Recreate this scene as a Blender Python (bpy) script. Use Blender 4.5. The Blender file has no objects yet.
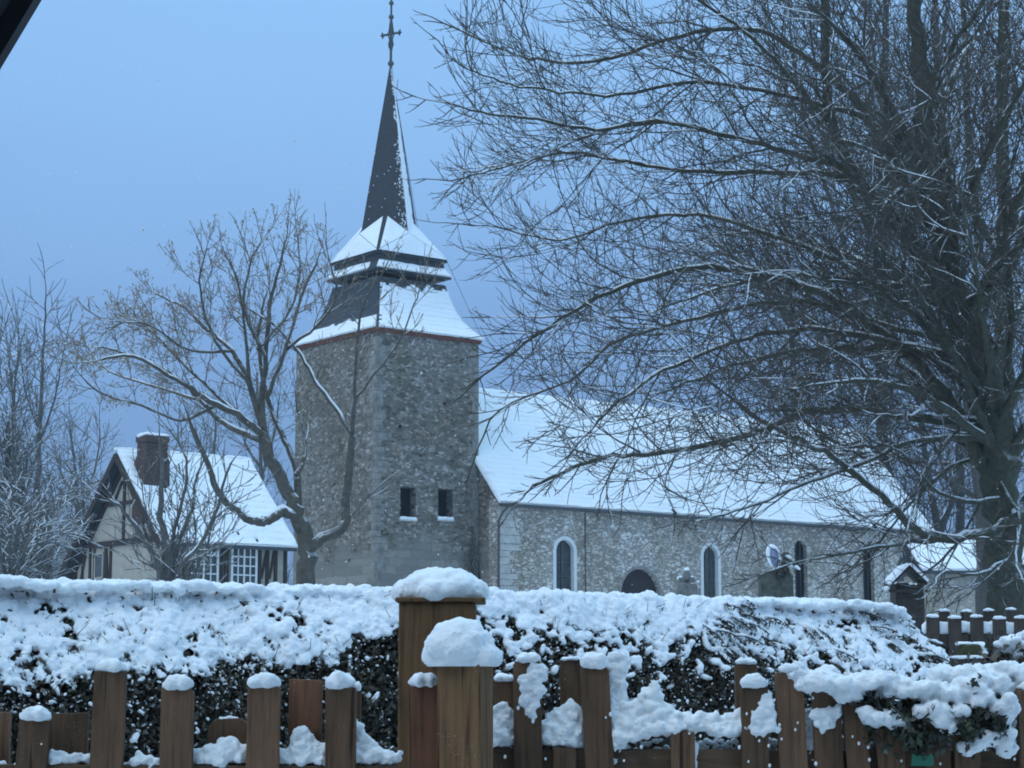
import bpy, bmesh, math, random
import numpy as np
from mathutils import Vector, Matrix, noise
R = math.radians
SC = bpy.context.scene
COL = SC.collection
F = 2000.0; PITCH = R(8.42); CAMZ = 1.5

# ------------------------------------------------------------------ camera
cam = bpy.data.objects.new('camera', bpy.data.cameras.new('camera'))
COL.objects.link(cam)
cam.location = (0, 0, CAMZ)
cam.rotation_euler = (R(90) + PITCH, 0, 0)
cam.data.sensor_width = 36
cam.data.lens = F / 1024 * 36
cam.data.clip_end = 6000
cam.data.clip_start = 0.05
SC.camera = cam

# ------------------------------------------------------------------ world: heavy blue dusk overcast
w = bpy.data.worlds.new('World'); SC.world = w; w.use_nodes = True
nt = w.node_tree; N = nt.nodes; K = nt.links
bg = N['Background']; bg.inputs['Strength'].default_value = 0.1
sky = N.new('ShaderNodeTexSky'); sky.sky_type = 'NISHITA'; sky.sun_disc = False
SUN_EL, SUN_AZ = R(50), R(232)
sky.sun_elevation = SUN_EL; sky.sun_rotation = SUN_AZ
tc = N.new('ShaderNodeTexCoord'); sep = N.new('ShaderNodeSeparateXYZ')
K.new(tc.outputs['Generated'], sep.inputs[0])
ns = N.new('ShaderNodeTexNoise'); ns.inputs['Scale'].default_value = 2.2; ns.inputs['Detail'].default_value = 3
mp = N.new('ShaderNodeMapping'); mp.inputs['Scale'].default_value = (1, 1, 3)
K.new(tc.outputs['Generated'], mp.inputs[0]); K.new(mp.outputs[0], ns.inputs['Vector'])
ma = N.new('ShaderNodeMath'); ma.operation = 'MULTIPLY_ADD'; ma.inputs[1].default_value = 0.13; 
K.new(ns.outputs[0], ma.inputs[0]); K.new(sep.outputs[2], ma.inputs[2])
rp = N.new('ShaderNodeValToRGB'); e = rp.color_ramp.elements
cols = [(0.0, (1.35, 2.5, 4.9)), (0.10, (1.65, 3.05, 5.8)), (0.2, (2.1, 3.95, 7.3)), (0.30, (2.75, 5.2, 9.0)), (0.42, (3.1, 6.0, 10.2)), (0.7, (6.2, 10.4, 14.6)), (1.0, (8.4, 13.2, 17.6))]
e[0].position, e[0].color = cols[0][0], (*cols[0][1], 1)
e[1].position, e[1].color = cols[-1][0], (*cols[-1][1], 1)
for p_, c_ in cols[1:-1]:
    q = e.new(p_); q.color = (*c_, 1)
sb = N.new('ShaderNodeMath'); sb.operation = 'SUBTRACT'; sb.inputs[1].default_value = 0.045; K.new(ma.outputs[0], sb.inputs[0]); K.new(sb.outputs[0], rp.inputs[0])
mx = N.new('ShaderNodeMix'); mx.data_type = 'RGBA'; mx.inputs[0].default_value = 0.06
K.new(rp.outputs[0], mx.inputs[6]); K.new(sky.outputs[0], mx.inputs[7]); K.new(mx.outputs[2], bg.inputs['Color'])

sun = bpy.data.objects.new('sun', bpy.data.lights.new('sun', 'SUN')); COL.objects.link(sun)
sun.data.energy = 0.7; sun.data.angle = R(40); sun.data.color = (1.0, 0.93, 0.86)
d_ = Vector((math.sin(SUN_AZ) * math.cos(SUN_EL), math.cos(SUN_AZ) * math.cos(SUN_EL), math.sin(SUN_EL)))
sun.rotation_euler = d_.to_track_quat('Z', 'Y').to_euler()
SC.view_settings.view_transform = 'Standard'; SC.view_settings.look = 'None'
SC.view_settings.exposure = 0.07; SC.view_settings.gamma = 1.0
SC.cycles.max_bounces = 5; SC.cycles.diffuse_bounces = 3
SC.cycles.filter_width = 1.9

# ------------------------------------------------------------------ helpers
def P(px, py, Y):
    """world point at depth y=Y on the sight line of the photograph's pixel (used to measure places)"""
    a = (px - 512) / F; b = (384 - py) / F
    dy = math.cos(PITCH) - b * math.sin(PITCH); dz = math.sin(PITCH) + b * math.cos(PITCH)
    return Vector((a * Y / dy, Y, CAMZ + dz * Y / dy))

def sstep(a, b, x):
    t = min(1, max(0, (x - a) / (b - a))); return t * t * (3 - 2 * t)
def gz(x, y):
    return 3.2 * sstep(11, 60, y) + (0.5 * sstep(60, 160, y)) + 0.04 * noise.noise(Vector((x * .15, y * .15, 0)))

def tag(o, label=None, cat=None, group=None, kind=None):
    if label: o['label'] = label
    if cat: o['category'] = cat
    if group: o['group'] = group
    if kind: o['kind'] = kind
    return o
def thing(name, label, cat, loc, group=None):
    o = bpy.data.objects.new(name, None); COL.objects.link(o); o.location = loc
    o.empty_display_size = 0.2
    return tag(o, label, cat, group)
def origin(o):
    v = Vector((0, 0, 0))
    while o is not None: v += Vector(o.location); o = o.parent
    return v

def link_mesh(name, V, Fc, mat, parent=None, smooth=False, loc=None):
    me = bpy.data.meshes.new(name)
    org = origin(parent) if parent is not None else (Vector(loc) if loc is not None else Vector((0, 0, 0)))
    if isinstance(V, np.ndarray):
        Vv = V - np.array(org)[None, :]
    else:
        Vv = np.array([tuple(v) for v in V], dtype=float).reshape(-1, 3) - np.array(org)[None, :]
    if isinstance(Fc, np.ndarray):
        nf, k = Fc.shape
        me.vertices.add(len(Vv)); me.vertices.foreach_set('co', Vv.astype(np.float32).ravel())
        me.loops.add(nf * k); me.loops.foreach_set('vertex_index', Fc.astype(np.int32).ravel())
        me.polygons.add(nf); me.polygons.foreach_set('loop_start', np.arange(0, nf * k, k, dtype=np.int32))
        me.polygons.foreach_set('loop_total', np.full(nf, k, dtype=np.int32))
        me.update(calc_edges=True); me.validate()
    else:
        me.from_pydata(Vv.tolist(), [], Fc); me.update()
    o = bpy.data.objects.new(name, me); COL.objects.link(o)
    if mat: me.materials.append(mat)
    if smooth: me.polygons.foreach_set('use_smooth', [True] * len(me.polygons))
    if parent is not None: o.parent = parent
    elif loc is not None: o.location = loc
    return o

class MB:
    def __init__(s): s.V = []; s.F = []
    def add(s, V, Fc):
        n = len(s.V); s.V += [Vector(v) for v in V]; s.F += [[i + n for i in f] for f in Fc]
    def hexa(s, p):     # 8 points: bottom 4 ccw, top 4
        s.add(p, [(3, 2, 1, 0), (4, 5, 6, 7), (0, 1, 5, 4), (1, 2, 6, 5), (2, 3, 7, 6), (3, 0, 4, 7)])
    def box(s, c, sz, rz=0, M=None):
        c = Vector(c); x, y, z = [k / 2 for k in sz]
        p = [Vector(q) for q in ((-x, -y, -z), (x, -y, -z), (x, y, -z), (-x, y, -z), (-x, -y, z), (x, -y, z), (x, y, z), (-x, y, z))]
        m = M if M is not None else Matrix.Rotation(rz, 3, 'Z')
        s.hexa([c + m @ q for q in p])
    def beam(s, a, b, wd, dp, side):
        """bar from a to b, width wd in the plane normal to side, depth dp along side"""
        a, b, side = Vector(a), Vector(b), Vector(side).normalized()
        t = (b - a).normalized(); u = side.cross(t).normalized() * wd / 2; v = side * dp / 2
        s.hexa([a - u - v, a + u - v, a + u + v, a - u + v, b - u - v, b + u - v, b + u + v, b - u + v])
    def tube(s, pts, rad, k=6, cap=True):
        n0 = len(s.V); m = len(pts)
        for i, p in enumerate(pts):
            t = (pts[min(i + 1, m - 1)] - pts[max(i - 1, 0)])
            if t.length < 1e-6: t = Vector((0, 0, 1))
            t.normalize()
            a = t.orthogonal().normalized() if i == 0 else (pa - t * pa.dot(t)).normalized()
            pa = a; b = t.cross(a)
            for j in range(k):
                th = 2 * math.pi * j / k
                s.V.append(p + (a * math.cos(th) + b * math.sin(th)) * rad[i])
        for i in range(m - 1):
            for j in range(k):
                s.F.append([n0 + i * k + j, n0 + i * k + (j + 1) % k, n0 + (i + 1) * k + (j + 1) % k, n0 + (i + 1) * k + j])
        if cap:
            s.F.append([n0 + j for j in range(k)][::-1]); s.F.append([n0 + (m - 1) * k + j for j in range(k)])
    def lathe(s, c, prof, k=16):
        n0 = len(s.V); c = Vector(c)
        for r, z in prof:
            for j in range(k):
                th = 2 * math.pi * j / k; s.V.append(c + Vector((r * math.cos(th), r * math.sin(th), z)))
        for i in range(len(prof) - 1):
            for j in range(k):
                s.F.append([n0 + i * k + j, n0 + i * k + (j + 1) % k, n0 + (i + 1) * k + (j + 1) % k, n0 + (i + 1) * k + j])
        s.F.append([n0 + j for j in range(k)][::-1]); s.F.append([n0 + (len(prof) - 1) * k + j for j in range(k)])
    def build(s, name, mat, parent=None, smooth=False, bevel=0, loc=None):
        o = link_mesh(name, s.V, s.F, mat, parent, smooth, loc)
        bm = bmesh.new(); bm.from_mesh(o.data)
        bmesh.ops.recalc_face_normals(bm, faces=bm.faces)
        if bevel:
            bmesh.ops.bevel(bm, geom=bm.edges[:], offset=bevel, segments=2, affect='EDGES', profile=0.6)
        bm.to_mesh(o.data); bm.free()
        return o

# ------------------------------------------------------------------ materials
def mat(name, rough=0.8, spec=0.3):
    m = bpy.data.materials.new(name); m.use_nodes = True
    b = m.node_tree.nodes['Principled BSDF']; b.inputs['Roughness'].default_value = rough
    b.inputs['Specular IOR Level'].default_value = spec
    return m, m.node_tree.nodes, m.node_tree.links, b
def coord(N, K, scale=(1, 1, 1), rot=(0, 0, 0)):
    g = N.new('ShaderNodeNewGeometry'); mp = N.new('ShaderNodeMapping')
    mp.inputs['Scale'].default_value = scale; mp.inputs['Rotation'].default_value = rot
    K.new(g.outputs['Position'], mp.inputs[0]); return mp.outputs[0]
def nz(N, K, vec, scale, detail=4, rough=0.6):
    n = N.new('ShaderNodeTexNoise'); n.inputs['Scale'].default_value = scale; n.inputs['Detail'].default_value = detail
    n.inputs['Roughness'].default_value = rough; K.new(vec, n.inputs['Vector']); return n.outputs[0]
def ramp(N, K, val, stops):
    r = N.new('ShaderNodeValToRGB'); e = r.color_ramp.elements
    e[0].position = stops[0][0]; e[0].color = (*stops[0][1], 1); e[1].position = stops[-1][0]; e[1].color = (*stops[-1][1], 1)
    for p, c in stops[1:-1]:
        q = e.new(p); q.color = (*c, 1)
    K.new(val, r.inputs[0]); return r.outputs[0]
def mixc(N, K, f, a, b, mode='MIX'):
    m = N.new('ShaderNodeMix'); m.data_type = 'RGBA'; m.blend_type = mode
    for i, v in ((0, f), (6, a), (7, b)):
        if hasattr(v, 'links'): K.new(v, m.inputs[i])
        else: m.inputs[i].default_value = v if i == 0 else (*v, 1)
    return m.outputs[2]
def bump(N, K, b, h, strength=0.4, dist=0.02):
    bp = N.new('ShaderNodeBump'); bp.inputs['Strength'].default_value = strength; bp.inputs['Distance'].default_value = dist
    K.new(h, bp.inputs['Height']); K.new(bp.outputs[0], b.inputs['Normal'])
def g3(v): return (v, v, v)
def mth(N, K, op, a, b=0.0, clamp=False):
    m = N.new('ShaderNodeMath'); m.operation = op; m.use_clamp = clamp
    for i, v in ((0, a), (1, b)):
        if hasattr(v, 'links'): K.new(v, m.inputs[i])
        else: m.inputs[i].default_value = v
    return m.outputs[0]

def m_snow(name='snow', fine=90, dist=0.004, tint=(0.84, 0.87, 0.90)):
    m, N, K, b = mat(name, 0.9, 0.1); v = coord(N, K)
    c = ramp(N, K, nz(N, K, v, fine * .12, 3), [(0.3, tuple(t * .95 for t in tint)), (0.7, tint)])
    K.new(c, b.inputs['Base Color'])
    h = mth(N, K, 'ADD', nz(N, K, v, fine * 2, 3), mth(N, K, 'MULTIPLY', nz(N, K, v, fine * .4, 3), 2.5))
    bump(N, K, b, h, 0.8, dist); return m
SNOW = m_snow('snow_near', 110, 0.004); SNOWF = m_snow('snow_far', 6, 0.05); SNOWG = m_snow('snow_ground', 3, 0.05)
def m_roofsnow():
    m = m_snow('roof_snow', 6, 0.05); N, K = m.node_tree.nodes, m.node_tree.links; b = N['Principled BSDF']; bp = b.inputs['Normal'].links[0].from_node
    w_ = N.new('ShaderNodeTexWave'); w_.bands_direction = 'Z'; w_.inputs['Scale'].default_value = 1.3; w_.inputs['Distortion'].default_value = 1.2; w_.inputs['Detail'].default_value = 3; w_.inputs['Detail Scale'].default_value = 2
    K.new(coord(N, K), w_.inputs['Vector']); b2 = N.new('ShaderNodeBump'); b2.inputs['Strength'].default_value = .35; b2.inputs['Distance'].default_value = .05
    K.new(w_.outputs['Fac'], b2.inputs['Height']); K.new(bp.outputs[0], b2.inputs['Normal']); K.new(b2.outputs[0], b.inputs['Normal'])
    th = ramp(N, K, nz(N, K, coord(N, K, (1, 1, 1.5)), 1.1, 6, .75), [(0.60, g3(0)), (0.74, g3(.35))])
    old = b.inputs['Base Color'].links[0].from_socket; K.new(mixc(N, K, th, old, (.42, .45, .50)), b.inputs['Base Color']); return m
SNOWR = m_roofsnow()

def m_wood(name, base, dark, axis='Z', sc=1.0):
    m, N, K, b = mat(name, 0.75, 0.25)
    s = {'Z': (1, 1, .06), 'X': (.06, 1, 1)}[axis]
    oi = N.new('ShaderNodeObjectInfo')
    ad = N.new('ShaderNodeVectorMath'); ad.operation = 'ADD'
    K.new(coord(N, K, s), ad.inputs[0])
    cb = N.new('ShaderNodeCombineXYZ'); K.new(mth(N, K, 'MULTIPLY', oi.outputs['Random'], 7.0), cb.inputs[0]); K.new(cb.outputs[0], ad.inputs[1])
    v = ad.outputs[0]
    g = nz(N, K, v, 60 * sc, 5, .7); c = ramp(N, K, g, [(0.3, dark), (0.5, base), (0.75, tuple(t * 1.3 for t in base))])
    g2 = nz(N, K, coord(N, K, (1, 1, .5)), 6 * sc, 3)
    c = mixc(N, K, ramp(N, K, g2, [(0.35, g3(0)), (0.7, g3(1))]), c, mixc(N, K, 1.0, c, (0.55, 0.58, 0.55), 'MULTIPLY'))
    # knots
    vo = N.new('ShaderNodeTexVoronoi'); vo.inputs['Scale'].default_value = 5.0 * sc; K.new(coord(N, K, (1, 1, .55)), vo.inputs['Vector'])
    kn = ramp(N, K, vo.outputs['Distance'], [(0.03, g3(1)), (0.09, g3(0))])
    c = mixc(N, K, kn, c, tuple(t * .6 for t in dark))
    cr = nz(N, K, coord(N, K, (1, 1, .035)), 42 * sc, 2, .5)
    c = mixc(N, K, ramp(N, K, cr, [(0.66, g3(0)), (0.70, g3(.85))]), c, tuple(t * .25 for t in dark))
    rv = ramp(N, K, oi.outputs['Random'], [(0, (.75, .75, .72)), (1, (1.15, 1.1, 1.05))])
    c = mixc(N, K, 1.0, c, rv, 'MULTIPLY')
    du = mth(N, K, 'MULTIPLY', ramp(N, K, nz(N, K, coord(N, K), 260 * sc, 2), [(0.68, g3(0)), (0.74, g3(1))]), ramp(N, K, nz(N, K, coord(N, K), 9 * sc, 3), [(0.48, g3(0)), (0.62, g3(.8))]))
    c = mixc(N, K, du, c, (.75, .78, .82))
    K.new(c, b.inputs['Base Color']); bump(N, K, b, g, 0.6, 0.004); return m
WOOD = m_wood('weathered_picket_wood', (0.155, 0.088, 0.054), (0.065, 0.038, 0.025))
WOODR = m_wood('reddish_picket_wood', (0.18, 0.082, 0.048), (0.085, 0.042, 0.027))
WOODP = m_wood('post_wood', (0.185, 0.102, 0.05), (0.075, 0.042, 0.022))
WOODH = m_wood('rail_wood', (0.13, 0.08, 0.05), (0.06, 0.037, 0.025), 'X')
WOODD = m_wood('dark_old_wood', (0.075, 0.058, 0.05), (0.035, 0.03, 0.028))

def m_plain(name, c, rough=0.7, spec=0.3, var=0.25, scale=8, metal=0):
    m, N, K, b = mat(name, rough, spec); v = coord(N, K)
    n = nz(N, K, v, scale, 4)
    K.new(ramp(N, K, n, [(0.3, tuple(t * (1 - var) for t in c)), (0.7, tuple(t * (1 + var) for t in c))]), b.inputs['Base Color'])
    b.inputs['Metallic'].default_value = metal; bump(N, K, b, n, 0.2, 0.01); return m

def m_bark(name, base, snow=0.0, scale=14):
    """bark with a broken crust of settled snow on upward-facing sides"""
    m, N, K, b = mat(name, 0.9, 0.15); v = coord(N, K)
    n = nz(N, K, v, scale, 4)
    c = ramp(N, K, n, [(0.3, tuple(t * .6 for t in base)), (0.6, base), (0.85, tuple(t * 1.5 for t in base))])
    if snow > 0:
        g = N.new('ShaderNodeNewGeometry'); sp = N.new('ShaderNodeSeparateXYZ'); K.new(g.outputs['True Normal'], sp.inputs[0])
        s = mth(N, K, 'MULTIPLY', ramp(N, K, sp.outputs[2], [(0.35, g3(0)), (0.75, g3(1))]),
                ramp(N, K, nz(N, K, v, 3.5, 4), [(0.66 - snow * .4, g3(0)), (0.76 - snow * .4, g3(1))]))
        c = mixc(N, K, s, c, (0.8, 0.83, 0.86))
    K.new(c, b.inputs['Base Color']); bump(N, K, b, n, 0.5, 0.01); return m
BARK = m_bark('wet_green_bark', (0.082, 0.084, 0.062), 0.5)
TWIG = m_bark('dark_twig_bark', (0.088, 0.078, 0.066), 0.5)
BARKA = m_bark('ash_bark', (0.105, 0.095, 0.078), 0.6, 7)
TWIGA = m_bark('ash_twig_bark', (0.20, 0.165, 0.125), 0.55)
BARKF = m_bark('haze_faded_bark', (0.12, 0.115, 0.105), 0.55)  # bark tone paled, so distance haze is put into the colour

def m_stone(name, stops, sx=5.0, mortar=(0.14, 0.125, 0.11), ashlar=None):
    m, N, K, b = mat(name, 0.92, 0.15); v = coord(N, K, (1, 1, 1.9))
    wob = N.new('ShaderNodeTexNoise'); wob.inputs['Scale'].default_value = 4; K.new(v, wob.inputs['Vector'])
    av = N.new('ShaderNodeVectorMath'); av.operation = 'MULTIPLY_ADD'; av.inputs[1].default_value = (.4, .4, .4)
    K.new(wob.outputs['Color'], av.inputs[0]); K.new(v, av.inputs[2]); v2 = av.outputs[0]
    vo = N.new('ShaderNodeTexVoronoi'); vo.inputs['Scale'].default_value = sx; K.new(v2, vo.inputs['Vector'])
    ed = N.new('ShaderNodeTexVoronoi'); ed.feature = 'DISTANCE_TO_EDGE'; ed.inputs['Scale'].default_value = sx; K.new(v2, ed.inputs['Vector'])
    sp = N.new('ShaderNodeSeparateColor'); K.new(vo.outputs['Color'], sp.inputs[0])
    c = ramp(N, K, sp.outputs[0], stops)
    c = mixc(N, K, mth(N, K, 'MULTIPLY', nz(N, K, v, 14, 4), .4), c, tuple(t * .55 for t in stops[0][1]))
    mm = ramp(N, K, ed.outputs['Distance'], [(0.02, g3(.9)), (0.16, g3(0))])
    c = mixc(N, K, mm, c, mortar)
    big = nz(N, K, coord(N, K, (1, 1, .6)), 0.45, 5, .7)
    c = mixc(N, K, ramp(N, K, big, [(0.42, g3(0)), (0.62, g3(1))]), c, mixc(N, K, 1.0, c, (0.74, 0.72, 0.66), 'MULTIPLY'))
    if ashlar:
        br = N.new('ShaderNodeTexBrick'); br.inputs['Scale'].default_value = 1; br.inputs['Mortar Size'].default_value = .02
        br.inputs['Brick Width'].default_value = .75; br.inputs['Row Height'].default_value = .36
        br.inputs['Color1'].default_value = (.36, .34, .30, 1); br.inputs['Color2'].default_value = (.21, .20, .18, 1); br.inputs['Mortar'].default_value = (.20, .19, .17, 1)
        g = N.new('ShaderNodeNewGeometry'); s2 = N.new('ShaderNodeSeparateXYZ'); K.new(g.outputs['Position'], s2.inputs[0])
        cb = N.new('ShaderNodeCombineXYZ')   # unroll both faces along one axis
        K.new(mth(N, K, 'ADD', s2.outputs[0], mth(N, K, 'MULTIPLY', s2.outputs[1], 0.35)), cb.inputs[0]); K.new(s2.outputs[2], cb.inputs[1])
        wv = N.new('ShaderNodeVectorMath'); wv.operation = 'MULTIPLY_ADD'; wv.inputs[1].default_value = (.3, .22, 0)
        K.new(wob.outputs['Color'], wv.inputs[0]); K.new(cb.outputs[0], wv.inputs[2]); K.new(wv.outputs[0], br.inputs['Vector'])
        ac = mixc(N, K, mth(N, K, 'MULTIPLY', nz(N, K, v, 5, 5), .7), br.outputs['Color'], (.13, .125, .115))
        hz = mth(N, K, 'ADD', mth(N, K, 'MULTIPLY', mth(N, K, 'SUBTRACT', s2.outputs[2], ashlar), -0.25), mth(N, K, 'MULTIPLY', nz(N, K, coord(N, K), .6, 4), 1.1))
        c = mixc(N, K, ramp(N, K, hz, [(0.5, g3(0)), (0.62, g3(1))]), c, ac)
    K.new(c, b.inputs['Base Color'])
    bump(N, K, b, mth(N, K, 'MINIMUM', ed.outputs['Distance'], 0.2), 0.6, 0.06); return m
STONE_T = m_stone('tower_flint_rubble', [(0.0, (.095, .085, .073)), (0.4, (.195, .178, .157)), (0.8, (.33, .305, .272)), (0.93, (.50, .47, .43))], 4.8, (0.17, .156, .138), ashlar=7.2)
STONE_N = m_stone('nave_limestone_rubble', [(0.0, (.37, .335, .30)), (0.5, (.62, .57, .52)), (1.0, (.86, .82, .77))], 3.7, (0.19, .165, .145))
QUOIN = m_plain('dressed_limestone', (.46, .45, .42), .9, .15, .22, 4)
SLATE = m_plain('wet_slate', (.026, .030, .036), .55, .4, .45, 9)
SLATER = m_plain('worn_slate_speckled', (.05, .058, .072), .6, .4, .6, 14)
FASCIA = m_plain('red_brown_cornice', (.14, .055, .04), .8, .2, .3, 6)
IRON = m_plain('rusting_iron', (.05, .055, .05), .5, .5, .3, 8)
GLASS = m_plain('leaded_glass', (.05, .06, .06), .25, .5, .3, 3)
DARK = m_plain('unlit_interior', (.012, .012, .014), .9, .1, .2, 3)
DOORM = m_plain('dark_oak_door', (.035, .024, .024), .7, .3, .3, 10)
LEAD = m_plain('leaded_gutter', (.07, .075, .08), .6, .4, .2, 6)
PLASTER = m_plain('cream_lime_render', (.37, .335, .285), .9, .15, .12, 3)
TIMBER = m_plain('black_brown_timber', (.045, .036, .032), .8, .2, .3, 12)
WHITEP = m_plain('white_window_paint', (.66, .67, .66), .6, .3, .06, 6)
def m_brick():
    m, N, K, b = mat('red_brown_brick', .9, .15)
    br = N.new('ShaderNodeTexBrick'); br.inputs['Scale'].default_value = 1; br.inputs['Brick Width'].default_value = .22; br.inputs['Row Height'].default_value = .08
    br.inputs['Mortar Size'].default_value = .01
    br.inputs['Color1'].default_value = (.085, .05, .042, 1); br.inputs['Color2'].default_value = (.055, .036, .032, 1); br.inputs['Mortar'].default_value = (.11, .095, .09, 1)
    v = coord(N, K, (1, 1, 1), (R(90), 0, 0)); K.new(v, br.inputs['Vector']); K.new(br.outputs[0], b.inputs['Base Color']); return m
BRICK = m_brick()
def m_leaf(name, c1, c2, rough=.45):
    m, N, K, b = mat(name, rough, .4); v = coord(N, K)
    g = N.new('ShaderNodeNewGeometry')
    c = ramp(N, K, g.outputs['Random Per Island'], [(0, c1), (1, c2)])
    K.new(c, b.inputs['Base Color']); return m
LEAF = m_leaf('dark_hedge_leaf', (.02, .022, .015), (.075, .062, .042))
LEAF2 = m_leaf('glossy_ivy_leaf', (.012, .02, .014), (.035, .045, .028), .4)
DRYLEAF = m_leaf('dry_brown_seed_cluster', (.19, .14, .10), (.32, .25, .19), .8)
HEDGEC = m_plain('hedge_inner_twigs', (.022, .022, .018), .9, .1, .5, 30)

# ------------------------------------------------------------------ snow builders
def ico(sub):
    bm = bmesh.new(); bmesh.ops.create_icosphere(bm, subdivisions=sub, radius=1)
    V = np.array([v.co[:] for v in bm.verts]); Fc = np.array([[v.index for v in f.verts] for f in bm.faces]); bm.free(); return V, Fc
ICO = {k: ico(k) for k in (1, 2, 3)}
def blobs_mesh(blobs, sub=1):
    """blobs: (centre, (rx,ry,rz), Matrix3 or None)"""
    bv, bf = ICO[sub]; Vs, Fs = [], []
    for i, (c, r, M) in enumerate(blobs):
        v = bv * np.array(r)[None, :]
        if M is not None: v = v @ np.array(M).T
        Vs.append(v + np.array(c)[None, :]); Fs.append(bf + i * len(bv))
    return np.concatenate(Vs), np.concatenate(Fs)
def snow_lump(name, blobs, voxel, parent=None, m=None, amp=0.01, freq=20, smooth_it=4, loc=None, flat=None):
    V, Fc = blobs_mesh(blobs, 2)
    o = link_mesh(name, V, Fc, None, parent, loc=loc)
    md = o.modifiers.new('r', 'REMESH'); md.mode = 'VOXEL'; md.voxel_size = voxel
    ms = o.modifiers.new('s', 'SMOOTH'); ms.iterations = smooth_it; ms.factor = 0.5
    dg = bpy.context.evaluated_depsgraph_get(); dg.update()
    me = bpy.data.meshes.new_from_object(o.evaluated_get(dg)); o.modifiers.clear(); old = o.data; o.data = me; bpy.data.meshes.remove(old)
    me.name = name; org = origin(parent) if parent is not None else Vector(loc or (0, 0, 0))
    n = len(me.vertices); co = np.empty(n * 3, dtype=np.float32); me.vertices.foreach_get('co', co); co = co.reshape(-1, 3)
    no = np.empty(n * 3, dtype=np.float32); me.vertices.foreach_get('normal', no); no = no.reshape(-1, 3)
    dsp = np.array([noise.noise(Vector(c) * freq) + .5 * noise.noise(Vector(c) * freq * 2.3) + .35 * noise.noise(Vector(c) * freq * 4.7) for c in co.tolist()], dtype=np.float32)
    co = co + no * (dsp * amp)[:, None]
    if flat is not None: co[:, 2] = np.maximum(co[:, 2], flat - org.z)
    me.vertices.foreach_set('co', co.astype(np.float32).ravel()); me.update()
    me.materials.clear(); me.materials.append(m or SNOW); me.polygons.foreach_set('use_smooth', [True] * len(me.polygons))
    return o
def snow_sheet(name, f, nu, nv, keep, thick, mt, parent, amp=.3, freq=1.0):
    """snow lying on a surface f(u,v)->(point, normal) where keep(u,v)"""
    cell = [[keep((i + .5) / nu, (j + .5) / nv) for j in range(nv)] for i in range(nu)]
    idx = {}; V = []; Fc = []
    def vert(i, j):
        if (i, j) in idx: return idx[i, j]
        ring = [cell[a][b] if 0 <= a < nu and 0 <= b < nv else False for a in (i - 1, i) for b in (j - 1, j)]
        p, n = f(i / nu, j / nv)
        t = thick * (1 + amp * noise.noise(p * freq)) if all(ring) else (thick * .45 if sum(ring) >= 3 else .012)
        edge_ = i in (0, nu) or j in (0, nv)
        if edge_ and any(ring): t = thick * (.8 + .4 * noise.noise(p * 2))
        V.append(p + n * t); idx[i, j] = len(V) - 1; return len(V) - 1
    for i in range(nu):
        for j in range(nv):
            if cell[i][j]: Fc.append([vert(i, j), vert(i + 1, j), vert(i + 1, j + 1), vert(i, j + 1)])
    # skirts down to the roof at the outer border
    bd = []
    for (i, j), k in list(idx.items()):
        pass
    def skirt(a, b, na, nb):
        ka, kb = idx[a], idx[b]
        V.append(V[ka] - na * thick * 1.3); V.append(V[kb] - nb * thick * 1.3); Fc.append([ka, kb, len(V) - 1, len(V) - 2])
    for i in range(nu):
        for jj, cj in ((0, 0), (nv, nv - 1)):
            if cell[i][cj]: skirt((i, jj), (i + 1, jj), f(i / nu, jj / nv)[1], f((i + 1) / nu, jj / nv)[1])
    for j in range(nv):
        for ii, ci in ((0, 0), (nu, nu - 1)):
            if cell[ci][j]: skirt((ii, j), (ii, j + 1), f(ii / nu, j / nv)[1], f(ii / nu, (j + 1) / nv)[1])
    o = link_mesh(name, V, Fc, mt, parent, True)
    return o
def plane_f(a, b, c, d):
    """a,b bottom edge, d,c top edge (u along a->b, v up)"""
    a, b, c, d = map(Vector, (a, b, c, d)); n = (b - a).cross(d - a).normalized()
    if n.z < 0: n = -n
    return lambda u, v: ((a * (1 - u) + b * u) * (1 - v) + (d * (1 - u) + c * u) * v, n)
def boolean_cut(o, cutters):
    for c in cutters:
        md = o.modifiers.new('b', 'BOOLEAN'); md.operation = 'DIFFERENCE'; md.object = c; md.solver = 'EXACT'
    dg = bpy.context.evaluated_depsgraph_get(); dg.update()
    me = bpy.data.meshes.new_from_object(o.evaluated_get(dg)); o.modifiers.clear(); o.data = me
    for c in cutters: bpy.data.objects.remove(c)

# ------------------------------------------------------------------ ground
def build_ground():
    xs = sorted(set([-1500, -900, -500, -300, -200] + list(range(-150, 151, 6)) + [200, 300, 500, 900, 1500]))
    ys = sorted(set([-60, -30, -10] + list(range(0, 30, 1)) + list(range(30, 130, 4)) + [140, 160, 200, 300, 500, 900, 1500, 2500]))
    V = [Vector((x, y, gz(x, y) - 0.02)) for y in ys for x in xs]; n = len(xs)
    Fc = [[j * n + i, j * n + i + 1, (j + 1) * n + i + 1, (j + 1) * n + i] for j in range(len(ys) - 1) for i in range(n - 1)]
    o = link_mesh('ground', V, Fc, SNOWG, smooth=True)
    tag(o, kind='structure')
build_ground()

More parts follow.
